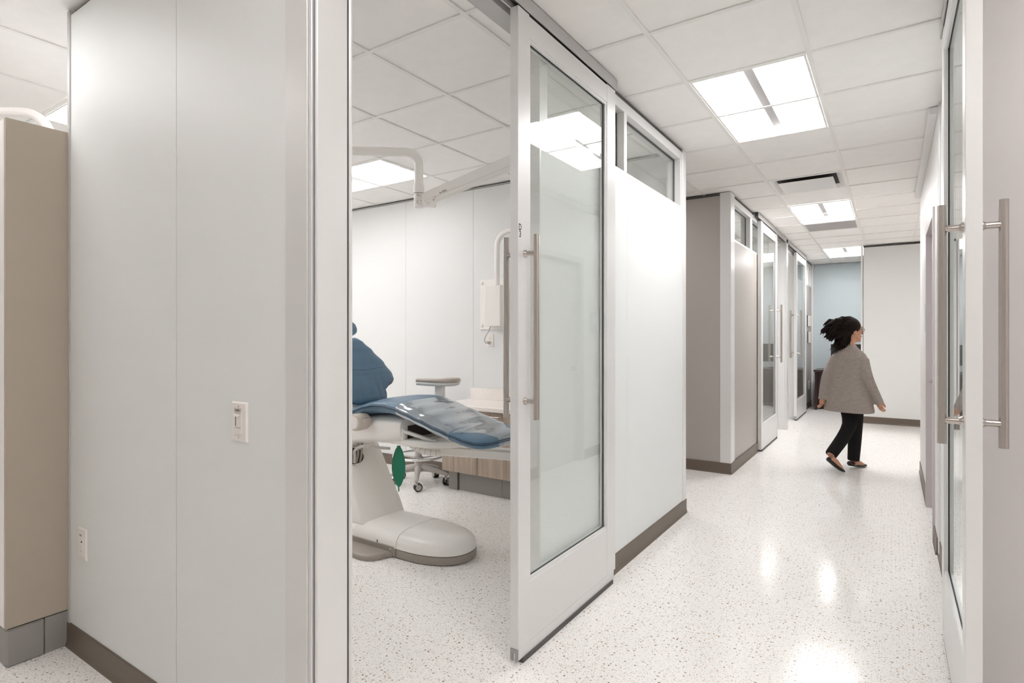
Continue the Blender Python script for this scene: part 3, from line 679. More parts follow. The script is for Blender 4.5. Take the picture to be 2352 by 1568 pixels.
pc = MB().tube([(-3.065, 4.235, 1.440), (-3.085, 4.238, 1.40), (-3.118, 4.243, 1.36), (-3.140, 4.243, 1.325), (-3.140, 4.243, 1.300), (-3.128, 4.243, 1.290)], .0045, 8).build('power_cord', 'stool_grey', wm, smooth=True)
MB().rbox(-3.132, -3.096, 4.236, 4.281, 1.281, 1.301, .004, 2).build('plug', 'stool_grey', pc)
ol = thing('wall_outlet', 'white wall outlet with a grey plug below the white wall mount', 'outlet', (-3.105, 4.29, 1.31))
MB().rbox(-3.142, -3.068, 4.283, 4.2895, 1.250, 1.372, .002, 1).build('cover_plate', 'plastic_w', ol)
for z in (1.333,): 
    for dx in (-.008, .008): box('slot', 'ink_grey', ol, -3.105+dx-.0012, -3.105+dx+.0012, 4.2825, 4.2832, z-.004, z+.004)
    MB().lathe([(.0001, -.0006), (.003, -.0006), (.003, 0)], (-3.105, 4.283, z-.012), 8, 'y').build('slot', 'ink_grey', ol)
    text('lettering', 'GFCI', .006, ol, (-3.105, 4.2826, 1.349), FACE_Y, 'label_grey')

# ---------------------------------------------------------------- stool
SX, SY = -3.60, 3.85
st = thing('stool', 'grey wheeled stool with a chrome foot ring behind the dental chair', 'stool', (SX, SY, 0))
ang0 = math.atan2(3.63-3.85, -3.42+3.60)
for k in range(5):
    a = ang0 + 2*PI*k/5; d = Vector((math.cos(a), math.sin(a), 0)); p = Vector((-d.y, d.x, 0)); c = Vector((SX, SY, 0))
    rings = []
    for r, z, hh, hw in ((.02, .150, .032, .034), (.10, .142, .026, .028), (.20, .122, .020, .022), (.262, .104, .016, .021), (.285, .096, .012, .014)):
        rings.append([c + d*r + p*(hw*math.cos(t)) + Vector((0,0,z + hh*math.sin(t))) for t in [2*PI*j/10 for j in range(10)]])
    lg = MB().loft(rings).build('leg', 'stool_grey', st, smooth=True)
    q = c + d*.262; ca = (0, .15, 1.2, 2.4, -.3)[k] if k else -.55; cd = Vector((math.cos(ca), math.sin(ca), 0))
    MB().cyl(q + Vector((0,0,.10)), q + Vector((0,0,.036)), .009, n=10).cyl(q + cd*.008 + Vector((0,0,.075)), q + cd*.008 + Vector((0,0,.03)), .017, .017, n=12).build('caster_fork', 'stool_grey', lg, smooth=True)
    qq = q + Vector((-cd.y, cd.x, 0))*.014
    for s in (-1, 1):
        cw = qq + cd*(s*.014) + Vector((0,0,.0365)); n = 20
        rings = []
        for rr, t in ((.001, -.010), (.028, -.010), (.0365, -.006), (.0365, .006), (.028, .010), (.001, .010)):
            sidev = Vector((-cd.y, cd.x, 0))
            rings.append([cw + cd*t + (sidev*math.cos(2*PI*j/n) + Vector((0,0,1))*math.sin(2*PI*j/n))*rr for j in range(n)])
        MB().loft(rings).build('caster_wheel', 'black', lg, smooth=True)
        cc = cw + cd*(s*.0095)
        MB().tube([cc, cc + cd*(s*.0025)], .0255, 18).build('caster_hub', 'stool_grey', lg, smooth=True)
MB().cyl((SX, SY, .12), (SX, SY, .20), .055, .035).cyl((SX, SY, .19), (SX, SY, .40), .030).build('column', 'stool_grey', st, smooth=True)
MB().cyl((SX, SY, .40), (SX, SY, .50), .014).build('gas_lift', 'chrome', st, smooth=True)
fr_ = MB().tube([(SX+.225*math.cos(2*PI*j/40), SY+.225*math.sin(2*PI*j/40), .262) for j in range(40)], .0115, 10, closed=True, cap=False).build('foot_ring', 'chrome', st, smooth=True)
for k in range(5):
    a = ang0 + .5 + 2*PI*k/5; MB().tube([(SX+.03*math.cos(a), SY+.03*math.sin(a), .235), (SX+.22*math.cos(a), SY+.22*math.sin(a), .258)], .007, 8).build('spoke', 'stool_grey', fr_, smooth=True)
MB().cyl((SX, SY, .222), (SX, SY, .25), .042).build('ring_hub', 'stool_grey', st, smooth=True)
MB().lathe([(.0001, .50), (.17, .50), (.195, .515), (.20, .54), (.19, .565), (.15, .575), (.0001, .572)], (SX, SY, 0), 32).build('seat', 'vinyl', st, smooth=True)

# ---------------------------------------------------------------- dental chair
CY = 2.70
dc = thing('dental_chair', 'dental patient chair in blue vinyl on a white plastic pedestal', 'dental chair', (-2.6, CY, 0))
def sup(c, ax, bx, ra, rb, n=2.6, N=28, rb2=None):
    out = []
    for k in range(N):
        t = 2*PI*k/N; ca, sa = math.cos(t), math.sin(t)
        u = math.copysign(abs(ca)**(2/n), ca); v_ = math.copysign(abs(sa)**(2/n), sa)
        out.append(Vector(c) + Vector(ax)*(ra*u) + Vector(bx)*((rb if v_ > 0 or rb2 is None else rb2)*v_))
    return out
def interp(tab, x):
    if x <= tab[0][0]: return tab[0][1:]
    for a, b in zip(tab[:-1], tab[1:]):
        if x <= b[0]:
            t = (x-a[0])/(b[0]-a[0]); t = t*t*(3-2*t)*.5 + t*.5
            return tuple(p + (q-p)*t for p, q in zip(a[1:], b[1:]))
    return tab[-1][1:]
# (x, piping z, half width, top height, bottom depth)
SEAT = [(-3.06, .800, .20, .040, .040), (-3.02, .815, .245, .045, .045), (-2.95, .838, .255, .040, .048), (-2.857, .868, .255, .036, .050), (-2.75, .902, .256, .036, .056), (-2.66, .918, .256, .040, .060), (-2.57, .920, .256, .042, .060),
        (-2.49, .911, .255, .044, .062), (-2.40, .888, .255, .042, .062), (-2.29, .858, .255, .040, .062), (-2.16, .820, .255, .038, .063), (-2.04, .790, .252, .036, .060), (-1.96, .771, .250, .036, .056), (-1.91, .763, .244, .036, .051),
        (-1.875, .758, .230, .034, .044), (-1.853, .755, .200, .028, .035), (-1.843, .754, .15, .018, .022)]
xs_ = [-3.06 + 1.18*i/58 for i in range(59)] + [-1.868, -1.857, -1.850, -1.846, -1.843]
def seat_ring(x, grow=0.0, N=36):
    z, hw, th, bd = interp(SEAT, x)
    return sup((x, CY, z), (0,1,0), (0,0,1), hw+grow, th+grow, 2.8, N, bd+grow)
MB().loft([seat_ring(x) for x in xs_]).build('seat_cushion', 'vinyl', dc, smooth=True)
sc_ = dc.children[-1]
# piping round the cushion
pip = []
for s in (-1, 1):
    seq = xs_ if s < 0 else list(reversed(xs_))
    for x in seq:
        z, hw, th, bd = interp(SEAT, x); pip.append((x, CY + s*(hw+.001), z+.003))
MB().tube(pip, .0052, 8, closed=True, cap=False).build('piping', 'vinyl_dark', sc_, smooth=True)
MB().tube([(x, y, z-.010) for x, y, z in pip], .0040, 8, closed=True, cap=False).build('piping', 'vinyl_dark', sc_, smooth=True)
for xc, bow in ((-2.70, .03), (-2.40, .02), (-2.25, .02), (-2.02, .03)):
    z0 = []
    for j in range(17):
        v_ = -1 + 2*j/16; x = xc + bow*v_*v_
        z, hw, th, bd = interp(SEAT, x); u = abs(v_*.985); hz_ = th*(max(0, 1-u**2.8))**(1/2.8)
        z0.append((x, CY + v_*.985*hw, z+hz_-.0005))
    MB().tube(z0, .0022, 6).build('seam', 'vinyl_dark', sc_, smooth=True)
# protective clear plastic sleeve over the leg rest
sl = MB(); rings = []
xl = [x for x in xs_ if x >= -2.475]
for x in xl:
    z, hw, th, bd = interp(SEAT, x)
    corner = max(0.0, min(1.0, (x+2.06)/.13)); lim = 1.0 - .50*corner**1.3       # sleeve leaves the rounded corners bare
    rg = []
    for j in range(31):
        t = PI*(-.20 + 1.40*j/30) if lim > .999 else None
        if t is None:
            v_ = -1 + 2*j/30; v_ *= lim; ca = v_; sa = (max(0, 1-abs(v_)**2.8))**(1/2.8); u, q = ca, sa
            rg.append((x, CY - u*(hw+.0025), z + q*(th+.0025)))
        else:
            ca, sa = math.cos(t), math.sin(t); u = math.copysign(abs(ca)**(2/2.8), ca); q = math.copysign(abs(sa)**(2/2.8), sa)
            rg.append((x, CY - -u*(hw+.0025)*-1 if False else CY + u*(hw+.0025)*-1*-1, z + q*((th if q > 0 else bd)+.0025)))
    if rg[0][1] > rg[-1][1]: rg = rg[::-1]
    rings.append(rg)
rings.append([(-1.8405, y, .754 - .034 + .0*z) for (_, y, z) in rings[-1]])
R_ = [[sl.bm.verts.new(p) for p in r] for r in rings]
for a, b in zip(R_[:-1], R_[1:]):
    for k in range(30): sl.bm.faces.new((a[k], a[k+1], b[k+1], b[k]))
slo = sl.build('plastic_sleeve', 'film', dc, smooth=True); slo['label'] = 'clear plastic protective sleeve'
# backrest
BACK = [(.893, -2.972, .100, .012), (.900, -2.976, .138, .026), (.915, -2.983, .160, .034), (.945, -2.997, .172, .036), (.970, -3.008, .172, .037), (.992, -3.018, .205, .037), (1.012, -3.027, .255, .036), (1.035, -3.038, .280, .035), (1.07, -3.054, .280, .035), (1.15, -3.092, .238, .034),
        (1.24, -3.134, .165, .032), (1.30, -3.162, .105, .030), (1.322, -3.172, .075, .024), (1.332, -3.177, .045, .012)]
zs_ = [.893 + .439*i/60 for i in range(61)]
nb = Vector((.906, 0, .42))
rings = []
for z in zs_:
    x, hw, th = interp(BACK, z); rg = sup((x, CY, z), (0,1,0), nb, hw, th, 2.5, 96, th)
    for p in rg:                              # soft pulled creases in the vinyl
        if (p - Vector((x, CY, z))).dot(nb) > 0:
            for yc, zc, wz, am_, wy in ((2.775, .94, .075, .0055, .010), (2.835, .985, .09, .004, .013), (2.70, 1.0, .10, .0045, .012), (2.79, 1.14, .05, .003, .012), (2.62, .95, .08, .005, .011)):
                p -= nb*(am_*math.exp(-((p.y-yc)/wy)**2 - ((z-zc)/wz)**2))
    rings.append(rg)
bk = MB().loft(rings).build('backrest', 'vinyl', dc, smooth=True)
pip = []
for s in (-1, 1):
    for z in (zs_ if s < 0 else list(reversed(zs_))):
        x, hw, th = interp(BACK, z); pip.append((x, CY + s*(hw+.001), z))
MB().tube(pip, .0055, 8, closed=True, cap=False).build('piping', 'vinyl_dark', bk, smooth=True)
sm_ = []
for j in range(17):
    v_ = -1 + 2*j/16; z = 1.10 + .02*abs(v_); x, hw, th = interp(BACK, z); u = abs(v_*.97)
    sm_.append(Vector((x, CY + v_*.97*hw, z)) + nb*(th*(max(0, 1-u**2.5))**(1/2.5)-.0008))
MB().tube(sm_, .0022, 6).build('seam', 'vinyl_dark', bk, smooth=True)
MB().loft([sup((x-.05, CY, z), (0,1,0), nb, hw*.55, .022, 2.4, 24) for z, x, hw in ((.75, -2.93, .2), (.90, -2.985, .22), (1.05, -3.05, .26), (1.2, -3.12, .18), (1.31, -3.17, .10))]).build('back_shell', 'plastic', dc, smooth=True)
MB().box(-3.30, -3.24, CY-.02, CY+.02, 1.24, 1.40).build('headrest_bar', 'steel', dc)
rings = []
for k in range(13):
    v_ = -1 + 2*k/12; e_ = math.sqrt(max(.02, 1-abs(v_)**3)); rings.append(sup((-3.245, CY + .118*v_, 1.405), nb, Vector((-.42, 0, .906)), .036*e_, .062*e_, 2.4, 20))
MB().loft(rings).build('headrest', 'vinyl', dc, smooth=True)
# seat pan and under-structure
PAN = [(-3.10, .640, .12, .10), (-3.02, .690, .20, .085), (-2.90, .735, .232, .095), (-2.75, .755, .235, .098), (-2.60, .765, .235, .098), (-2.50, .775, .232, .088), (-2.465, .780, .225, .080)]
rings = []
for i in range(25):
    x = -3.10 + .635*i/24; z, hw, hh = interp(PAN, x); rings.append(sup((x, CY, z), (0,1,0), (0,0,1), hw, hh, 3.2, 32, hh*.95))
MB().loft(rings).build('seat_pan', 'plastic', dc, smooth=True)
MB().loft([sup((x, CY, z), (0,1,0), (0,0,1), hw, hh, 4, 28) for x, z, hw, hh in ((-2.70, .705, .19, .018), (-2.56, .700, .205, .021), (-2.45, .703, .20, .021), (-2.36, .712, .18, .016))]).build('pan_lip', 'plastic', dc, smooth=True)
# leg-rest support plate
MB().loft([sup((x, CY, z), (0,1,0), (0,0,1), hw, .012, 4, 28) for x, z, hw in ((-2.48, .845, .15), (-2.36, .818, .15), (-2.16, .757, .15), (-2.02, .724, .14), (-1.97, .712, .11))]).build('leg_rest_plate', 'plastic', dc, smooth=True)
# swing bracket in front of the pan
MB().loft([[(-2.47, 2.49, z), (-2.35, 2.51, z), (-2.24, 2.55, z), (-2.17, 2.60, z), (-2.145, 2.67, z), (-2.17, 2.74, z), (-2.24, 2.80, z), (-2.47, 2.84, z)] for z in (.684, .702, .722)]).build('swing_bracket', 'plastic', dc, bevel=.004)
mb = MB(); mb.loft([[(-2.47, 2.49, .72), (-2.455, 2.49, .72), (-2.455, 2.51, .72), (-2.47, 2.51, .72)], [(-2.47, 2.49, .785), (-2.455, 2.49, .785), (-2.455, 2.51, .785), (-2.47, 2.51, .785)]])
mb.loft([[(-2.47, 2.492, .765), (-2.47, 2.492, .785), (-2.47, 2.512, .785), (-2.47, 2.512, .765)], [(-2.27, 2.56, .712), (-2.27, 2.56, .727), (-2.27, 2.58, .727), (-2.27, 2.58, .712)]])
mb.build('bracket_strut', 'plastic', dc)
MB().lathe([(.0001, .682), (.072, .682), (.075, .69), (.072, .722), (.055, .730), (.0001, .732)], (-2.25, 2.67, 0), 28).build('bracket_hub', 'plastic', dc, smooth=True)
box('cavity_shade', 'dark', dc, -2.463, -2.458, 2.54, 2.86, .70, .80)  # dark plate standing for the shade inside the pan front
# armrests
mb = MB()
loop = [(-2.775, 2.955), (-2.70, 2.962), (-2.60, 2.976), (-2.545, 3.002), (-2.520, 3.055), (-2.540, 3.115), (-2.60, 3.150), (-2.69, 3.158)]
MB().tube([(x, y, 1.040) for x, y in loop], [.018, .021, .022, .023, .023, .022, .020, .012], 14, flat=.85).build('armrest', 'tan_plastic', dc, smooth=True)
MB().tube([(x, y, 1.018) for x, y in loop[:7]], [.016, .019, .019, .019, .018, .017, .015], 12, flat=.8).build('armrest_trim', 'plastic_w', dc, smooth=True)
MB().rbox(-2.640, -2.570, 2.985, 3.02, .74, 1.015, .008, 2).build('armrest_post', 'plastic_w', dc, smooth=True)
MB().rbox(-2.66, -2.55, 2.92, 3.015, .735, .785, .008, 2).build('armrest_mount', 'plastic', dc, smooth=True)
pv = MB().lathe([(.0001, 2.375), (.046, 2.375), (.0525, 2.382), (.0535, 2.42), (.050, 2.47), (.0001, 2.475)], (-2.760, 0, .815), 28, 'y').build('armrest_pivot', 'tan_plastic', dc, smooth=True)
MB().lathe([(.0001, 2.3725), (.038, 2.3725), (.040, 2.376), (.0001, 2.376)], (-2.760, 0, .815), 26, 'y').build('pivot_cap', 'plastic_w', pv, smooth=True)
MB().rbox(-2.715, -2.698, 2.40, 2.47, .795, .838, .008, 2).build('pivot_tab', 'tan_plastic', pv, smooth=True)
# lift column
colr = []
for z, xf, hw, dp in ((.13, -2.808, .190, .42), (.22, -2.850, .186, .40), (.40, -2.952, .180, .38), (.56, -3.040, .176, .36), (.615, -3.070, .170, .34)):
    ring = []
    for (u, v_) in ((0, -1), (0, -.6), (0, .6), (0, 1), (1, 1), (1, -1)):
        ring.append((xf - dp*u - (.02 if abs(v_) == 1 and u == 0 else 0), CY + hw*v_, z))
    colr.append(ring)
MB().loft(colr).build('lift_column', 'plastic', dc, bevel=.012, bseg=3, smooth=True)
for o_ in dc.children[-1:]:
    for p_ in o_.data.polygons: p_.use_smooth = True
nrm = Vector((.87, 0, .49)).normalized(); upv = Vector((-.49, 0, .87)).normalized()
cc = Vector((-3.022, CY-.105, .540))
MB().loft([sup(cc + nrm*q, (0,1,0), upv, a, b, 2.2, 24) for q, a, b in ((.0, .088, .060), (.004, .088, .060))]).build('opening_shade', 'dark', dc, smooth=True)  # dark disc in place of the shaded inside of the opening
rimo = MB().tube([tuple(p) for p in sup(cc + nrm*.004, (0,1,0), upv, .089, .061, 2.2, 28)], .004, 6, closed=True, cap=False).build('opening_rim', 'plastic', dc, smooth=True)
# corrugated hose from the opening to the bag
def smoothpath(P, n):
    P = [Vector(p) for p in P]; out = []
    for i in range(len(P)-1):
        p0, p1, p2, p3 = P[max(i-1,0)], P[i], P[i+1], P[min(i+2, len(P)-1)]
        for k in range(n):
            t = k/n; out.append(.5*((2*p1) + (p2-p0)*t + (2*p0-5*p1+4*p2-p3)*t*t + (3*p1-p0-3*p2+p3)*t**3))
    out.append(P[-1]); return out
hp = smoothpath([(-2.985, 2.575, .505), (-2.93, 2.53, .56), (-2.88, 2.49, .612), (-2.79, 2.47, .650), (-2.68, 2.47, .658), (-2.60, 2.475, .660), (-2.565, 2.49, .660)], 22)
MB().tube(hp, [.0098 if i % 2 else .0074 for i in range(len(hp))], 12).build('corrugated_hose', 'hose', dc, smooth=False)
for dy, dz in ((.02, .01), (.05, 0)):
    hp2 = smoothpath([(-2.99, 2.575+dy, .50), (-2.945, 2.55+dy, .56), (-2.94, 2.55+dy, .64)], 8); MB().tube(hp2, .008, 8).build('hose', 'grey_base', dc, smooth=True)
# pedestal base
def base_ring(z, inset, x_back=-2.90, tip=-2.10):
    pts = []; hw = .215 - inset; tipx = tip - inset; L = .36
    for k in range(25):
        a = -PI/2 + PI*k/24
        ca, sa = math.cos(a), math.sin(a)
        u = abs(ca)**(2/2.3); v_ = math.copysign(abs(sa)**(2/2.3), sa); pts.append((tipx - L + L*u, 2.695 + hw*v_, z))
    xm = (-2.49)
    xb_ = x_back+inset*.3; xq = [xb_ + (tipx-L-xb_)*i/6 for i in range(6)]
    pts = [(x, 2.695-hw, z) for x in xq] + pts + [(x, 2.695+hw, z) for x in reversed(xq)]
    return pts
MB().loft([base_ring(z, i) for z, i in ((.004, .004), (.008, 0), (.050, 0), (.052, .004))]).build('base_skirt', 'grey_base', dc, smooth=True)
MB().loft([base_ring(z, i) for z, i in ((.052, .008), (.056, .008))]).build('base_gap', 'dark', dc)
MB().loft([base_ring(z, i) for z, i in ((.056, .002), (.080, .003), (.105, .010), (.125, .024), (.139, .045), (.147, .075), (.151, .11), (.1525, .145), (.153, .18), (.153, .2135))]).build('base_cover', 'plastic', dc, smooth=True)
sm2 = []
prof = [(.056, .002), (.080, .003), (.105, .010), (.125, .024), (.139, .045), (.147, .075), (.151, .11)]
for z, i in prof: sm2.append((-2.505+.0, 2.695-(.215-i)-.0005, z))
sm2 += [(-2.505, 2.695, .1525)]
for z, i in reversed(prof): sm2.append((-2.505, 2.695+(.215-i), z))
MB().tube(sm2, .0020, 6).build('cover_seam', 'hose', dc, smooth=True)
MB().lathe([(.0001, -.0012), (.0045, -.0012), (.0055, 0), (.0001, 0)], (-2.548, 2.4772, .048), 14, 'y').build('screw', 'label_grey', dc)
box('notch', 'dark', dc, -2.668, -2.664, 2.4785, 2.4830, .066, .082)
box('skirt_seam', 'dark', dc, -2.506, -2.502, 2.4795, 2.4815, .006, .05)
MB().rbox(-2.90, -2.52, 2.478, 2.50, .004, .066, .004, 1).build('side_skirt', 'grey_base', dc)
fl_ = []
for z, g in ((.003, 0), (.022, 0), (.030, .006), (.033, .016)):
    fl_.append([(-2.95, 2.340+g, z), (-2.66, 2.340+g, z), (-2.615, 2.348+g, z), (-2.580-g*.6, 2.375, z), (-2.560-g, 2.42, z), (-2.545-g, 2.465, z), (-2.53, 2.485, z), (-2.95, 2.485, z)])
MB().loft(fl_).build('foot_control', 'grey_base', dc, smooth=True)
dc.children[-1]['label'] = 'warm grey foot flange beside the base'

# delivery arm under the leg rest (carried by the chair)
A0 = Vector((-2.52, 2.80, .600)); A1 = Vector((-1.62, 3.04, .600)); ax = (A1-A0).normalized(); sd2 = Vector((ax.y, -ax.x, 0))
def beam(a, b, hw, z0, z1, nm, par, m='plastic', bev=.008):
    P, Q_ = A0 + ax*a, A0 + ax*b
    return MB().loft([[P - sd2*hw + Vector((0,0,z0-.6)), P + sd2*hw + Vector((0,0,z0-.6)), P + sd2*hw + Vector((0,0,z1-.6)), P - sd2*hw + Vector((0,0,z1-.6))], [Q_ - sd2*hw + Vector((0,0,z0-.6)), Q_ + sd2*hw + Vector((0,0,z0-.6)), Q_ + sd2*hw + Vector((0,0,z1-.6)), Q_ - sd2*hw + Vector((0,0,z1-.6))]]).build(nm, m, par, bevel=bev, bseg=2)
da = beam(.03, .93, .040, .580, .636, 'delivery_arm', dc)
beam(.00, .30, .050, .639, .680, 'upper_arm', da)
beam(.38, .93, .036, .637, .643, 'arm_lid', da, 'plastic_w', .002)
MB().cyl((-2.47, 2.80, .58), (-2.47, 2.80, .685), .055).build('pivot', 'plastic', da, smooth=True)
hp = smoothpath([(-2.575, 2.63, .690), (-2.55, 2.64, .672), (-2.51, 2.655, .645), (-2.47, 2.68, .622), (-2.42, 2.715, .610), (-2.38, 2.745, .607)], 7)
MB().tube(hp, .0195, 16).build('conduit', 'plastic', da, smooth=True)
for i in range(3, len(hp)-1, 4):
    d = (hp[i+1]-hp[i-1]).normalized(); MB().tube([hp[i]-d*.001, hp[i]+d*.001], .0200, 16).build('conduit_ring', 'ink_grey', da)
MB().cyl((-1.62, 3.04, .56), (-1.62, 3.04, .95), .045).build('riser', 'plastic', da, smooth=True)
MB().rbox(-1.80, -1.46, 2.92, 3.20, .95, 1.03, .02, 2).build('instrument_tray', 'plastic', da, smooth=True)

# green breathing bag
gb = thing('breathing_bag', 'flat green leaf shaped rubber bag hanging below the dental chair', 'bag', (-2.515, 2.52, .5))
BC = Vector((-2.560, 2.560, 0)); vdir = Vector((-BC.x, -BC.y, 0)).normalized(); vs_ = Vector((-vdir.y, vdir.x, 0))   # towards camera / to picture right
fdir = (vdir*.93 + vs_*.36).normalized(); fs = Vector((-fdir.y, fdir.x, 0))
def leaf(z0, z1, hw, th, cen, n=26):
    rings = []
    for k in range(n+1):
        t = k/n; e_ = max(.02, math.sin(PI*t)**.50) if 0 < k < n else .03
        e_ = e_*(.94 + .06*math.cos(2*PI*(t-.5)))
        rings.append(sup(Vector((cen.x, cen.y, z0 + (z1-z0)*t)), fs, fdir, hw*1.18*e_, th*min(1, e_*2.2), 5, 24))
    return MB().loft(rings)
gb0 = leaf(.408, .662, .0350, .0055, BC + fdir*.006).build('front_panel', 'green', gb, smooth=True)
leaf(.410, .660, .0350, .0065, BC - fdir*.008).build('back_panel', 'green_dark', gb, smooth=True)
MB().cyl(BC + Vector((0,0,.410)), BC + Vector((0,0,.380)), .0042, n=10).build('tail', 'green', gb, smooth=True)
MB().cyl(BC + Vector((0,0,.650)), BC + Vector((0,0,.664)), .012, n=14).build('neck', 'green', gb, smooth=True)

# ---------------------------------------------------------------- far end: reception desk, frames, outlet
dk = thing('reception_desk', 'dark mahogany reception desk beyond the walking woman', 'desk', (-.8, 12.1, 0))
box('top', 'mahogany', dk, -1.20, -.30, 11.78, 12.50, .70, .735, .004)
box('side_panel', 'mahogany', dk, -1.185, -1.145, 11.80, 12.48, 0, .70)
box('side_panel', 'mahogany', dk, -.36, -.32, 11.80, 12.48, 0, .70)
box('front_panel', 'mahogany', dk, -1.145, -.36, 11.95, 11.975, .05, .70)
box('pedestal', 'mahogany', dk, -1.14, -.80, 11.98, 12.45, .03, .69)
for z in (.08, .30, .50): box('drawer', 'mahogany', dk, -1.13, -.81, 12.45, 12.465, z, z+.18)
mo = thing('monitor', 'wide black monitor on the dark reception desk', 'monitor', (-.70, 12.1, .735))
box('screen', 'monitor', mo, -.945, -.440, 12.09, 12.12, .86, 1.205, .004)
MB().box(-.73, -.65, 12.12, 12.14, .78, 1.0).box(-.82, -.56, 12.05, 12.22, .735, .75).build('stand', 'monitor', mo)
for i, (y0, y1, z0, z1, lab) in enumerate(((11.88, 12.30, 1.535, 1.745, 'upper white wall pocket beside the farthest sliding door'), (11.94, 12.28, 1.225, 1.445, 'lower white wall pocket beside the farthest sliding door'))):
    wp = thing('wall_pocket', lab, 'wall pocket', (WX, y0, z0))
    box('back', 'black', wp, WX+.001, WX+.012, y0, y1, z0, z1); box('card', 'plastic_w', wp, WX+.012, WX+.026, y0+.03, y1-.02, z0+.004, z1-.004)
o2 = thing('wall_outlet', 'white outlet low on the wall beside the reception desk', 'outlet', (WX, 12.17, .42))
MB().rbox(WX, WX+.007, 12.10, 12.24, .345, .505, .002, 1).build('cover_plate', 'plastic_w', o2)
box('socket', 'ink_grey', o2, WX+.007, WX+.009, 12.155, 12.185, .45, .47)

# ---------------------------------------------------------------- the walking woman
HD = math.radians(25)                   # heading, clockwise from +y
WO = Vector((-.362, 6.755, 0)); F = Vector((math.sin(HD), math.cos(HD), 0)); Rr = Vector((math.cos(HD), -math.sin(HD), 0))
def L(x, y, z): return WO + Rr*x + F*y + Vector((0, 0, z))
def fuse(name, mb, m, parent, vox, smooth_it=3, smooth_f=.5):
    me = bpy.data.meshes.new(name); bmesh.ops.recalc_face_normals(mb.bm, faces=list(mb.bm.faces)); mb.bm.to_mesh(me); mb.bm.free()
    t = bpy.data.objects.new(name, me); COL.objects.link(t)
    r = t.modifiers.new('r', 'REMESH'); r.mode = 'VOXEL'; r.voxel_size = vox
    if smooth_it: s_ = t.modifiers.new('s', 'SMOOTH'); s_.iterations = smooth_it; s_.factor = smooth_f
    dg = bpy.context.evaluated_depsgraph_get(); nm = bpy.data.meshes.new_from_object(t.evaluated_get(dg)); bpy.data.objects.remove(t)
    for v_ in nm.vertices: v_.co -= Vector(wloc(parent))
    nm.materials.clear(); nm.materials.append(M[m])
    for p in nm.polygons: p.use_smooth = True
    nm.name = name; o = bpy.data.objects.new(name, nm); COL.objects.link(o); o.parent = parent; return o
pe_ = thing('person', 'person with dark hair walking away in a grey knit jacket and black trousers', 'person', tuple(WO))
def torso(mb, prof, n=24):      # (z, cx, cy, hw, hd)
    rings = []
    for z, cx, cy, hw, hd in prof: rings.append([L(cx + hw*math.copysign(abs(math.cos(t))**(2/2.3), math.cos(t)), cy + hd*math.copysign(abs(math.sin(t))**(2/2.3), math.sin(t)), z) for t in [2*PI*k/n for k in range(n)]])
    mb.loft(rings); return mb
def limb(mb, pts, rad, n=14): mb.tube([L(*p) for p in smoothpath(pts, 5)], [r for r in _lin(rad, 5)], n); return mb
def _lin(r, n):
    out = []
    for a, b in zip(r[:-1], r[1:]): out += [a + (b-a)*k/n for k in range(n)]
    return out + [r[-1]]
RA = [(.138, -.005, 1.125), (.196, -.035, .93), (.252, .035, .725)]; LA = [(-.138, -.005, 1.125), (-.186, -.075, .93), (-.206, -.115, .72)]
RL = [(.060, 0, .79), (.036, .045, .44), (.022, .030, .085)]; LL = [(-.045, -.01, .79), (.022, -.040, .44), (-.002, -.340, .165)]
HY = math.radians(34); HC = Vector((.010, .028, 1.402)); HS = 1.09      # head turned to the right
hf = (Rr*math.sin(HY) + F*math.cos(HY)); hr = (Rr*math.cos(HY) - F*math.sin(HY)); HCW = L(*HC)
def Hd(x, y, z): return HCW + (hr*x + hf*y + Vector((0, 0, z)))*HS
body = MB()
torso(body, [(.74, 0, -.01, .145, .105), (.85, 0, -.01, .150, .110), (.97, 0, 0, .118, .085), (1.08, 0, 0, .135, .090), (1.15, 0, -.005, .142, .080), (1.20, 0, -.01, .085, .060), (1.235, 0, -.005, .055, .050)])
limb(body, [(0, -.005, 1.20), (.004, .008, 1.28), (.010, .022, 1.36)], [.050, .046, .046])
limb(body, RA, [.040, .036, .026]); limb(body, LA, [.040, .036, .026])
limb(body, RL, [.080, .052, .036]); limb(body, LL, [.080, .052, .036])
rotH = Matrix((hr, hf, Vector((0,0,1)))).transposed()
body.ell(HCW + Vector((0,0,.019)), (.075, .095, .099), rotH, 24)
body.ell(Hd(0, .022, -.055), (.056, .066, .059), rotH, 20)
body.ell(Hd(0, .062, -.085), (.024, .022, .020), rotH, 14)        # chin
body.tube([Hd(0, .080, .015), Hd(0, .100, -.018), Hd(0, .088, -.030)], [.007, .012, .009], 10)   # nose
for s in (-1, 1): body.ell(Hd(s*.071, -.008, -.005), (.009, .018, .030), rotH, 12)               # ears
def hand(mb, wrist, dirv, fw, side):
    d = (Rr*dirv[0] + F*dirv[1] + Vector((0,0,dirv[2]))).normalized(); f_ = (Rr*fw[0] + F*fw[1] + Vector((0,0,fw[2]))); f_ = (f_ - d*f_.dot(d)).normalized()
    n_ = d.cross(f_)*side; w_ = L(*wrist)
    mb.tube([w_ - d*.01, w_ + d*.02, w_ + d*.055, w_ + d*.072], [.021, .024, .027, .024], 12, flat=1.0)
    for k, (o_, ln) in enumerate(((.023, .055), (.008, .063), (-.008, .058), (-.022, .045))):
        b0 = w_ + d*.064 + f_*o_; pts = [b0, b0 + d*ln*.45 + n_*.006, b0 + d*ln*.78 + n_*.018, b0 + d*ln*.95 + n_*.034]
        mb.tube(pts, [.0080, .0076, .0070, .0058], 8)
    t0 = w_ + d*.022 + f_*.024; mb.tube([t0, t0 + d*.025 + f_*.020, t0 + d*.052 + f_*.026 + n_*.008, t0 + d*.070 + f_*.022 + n_*.014], [.0125, .0115, .0098, .0075], 8)
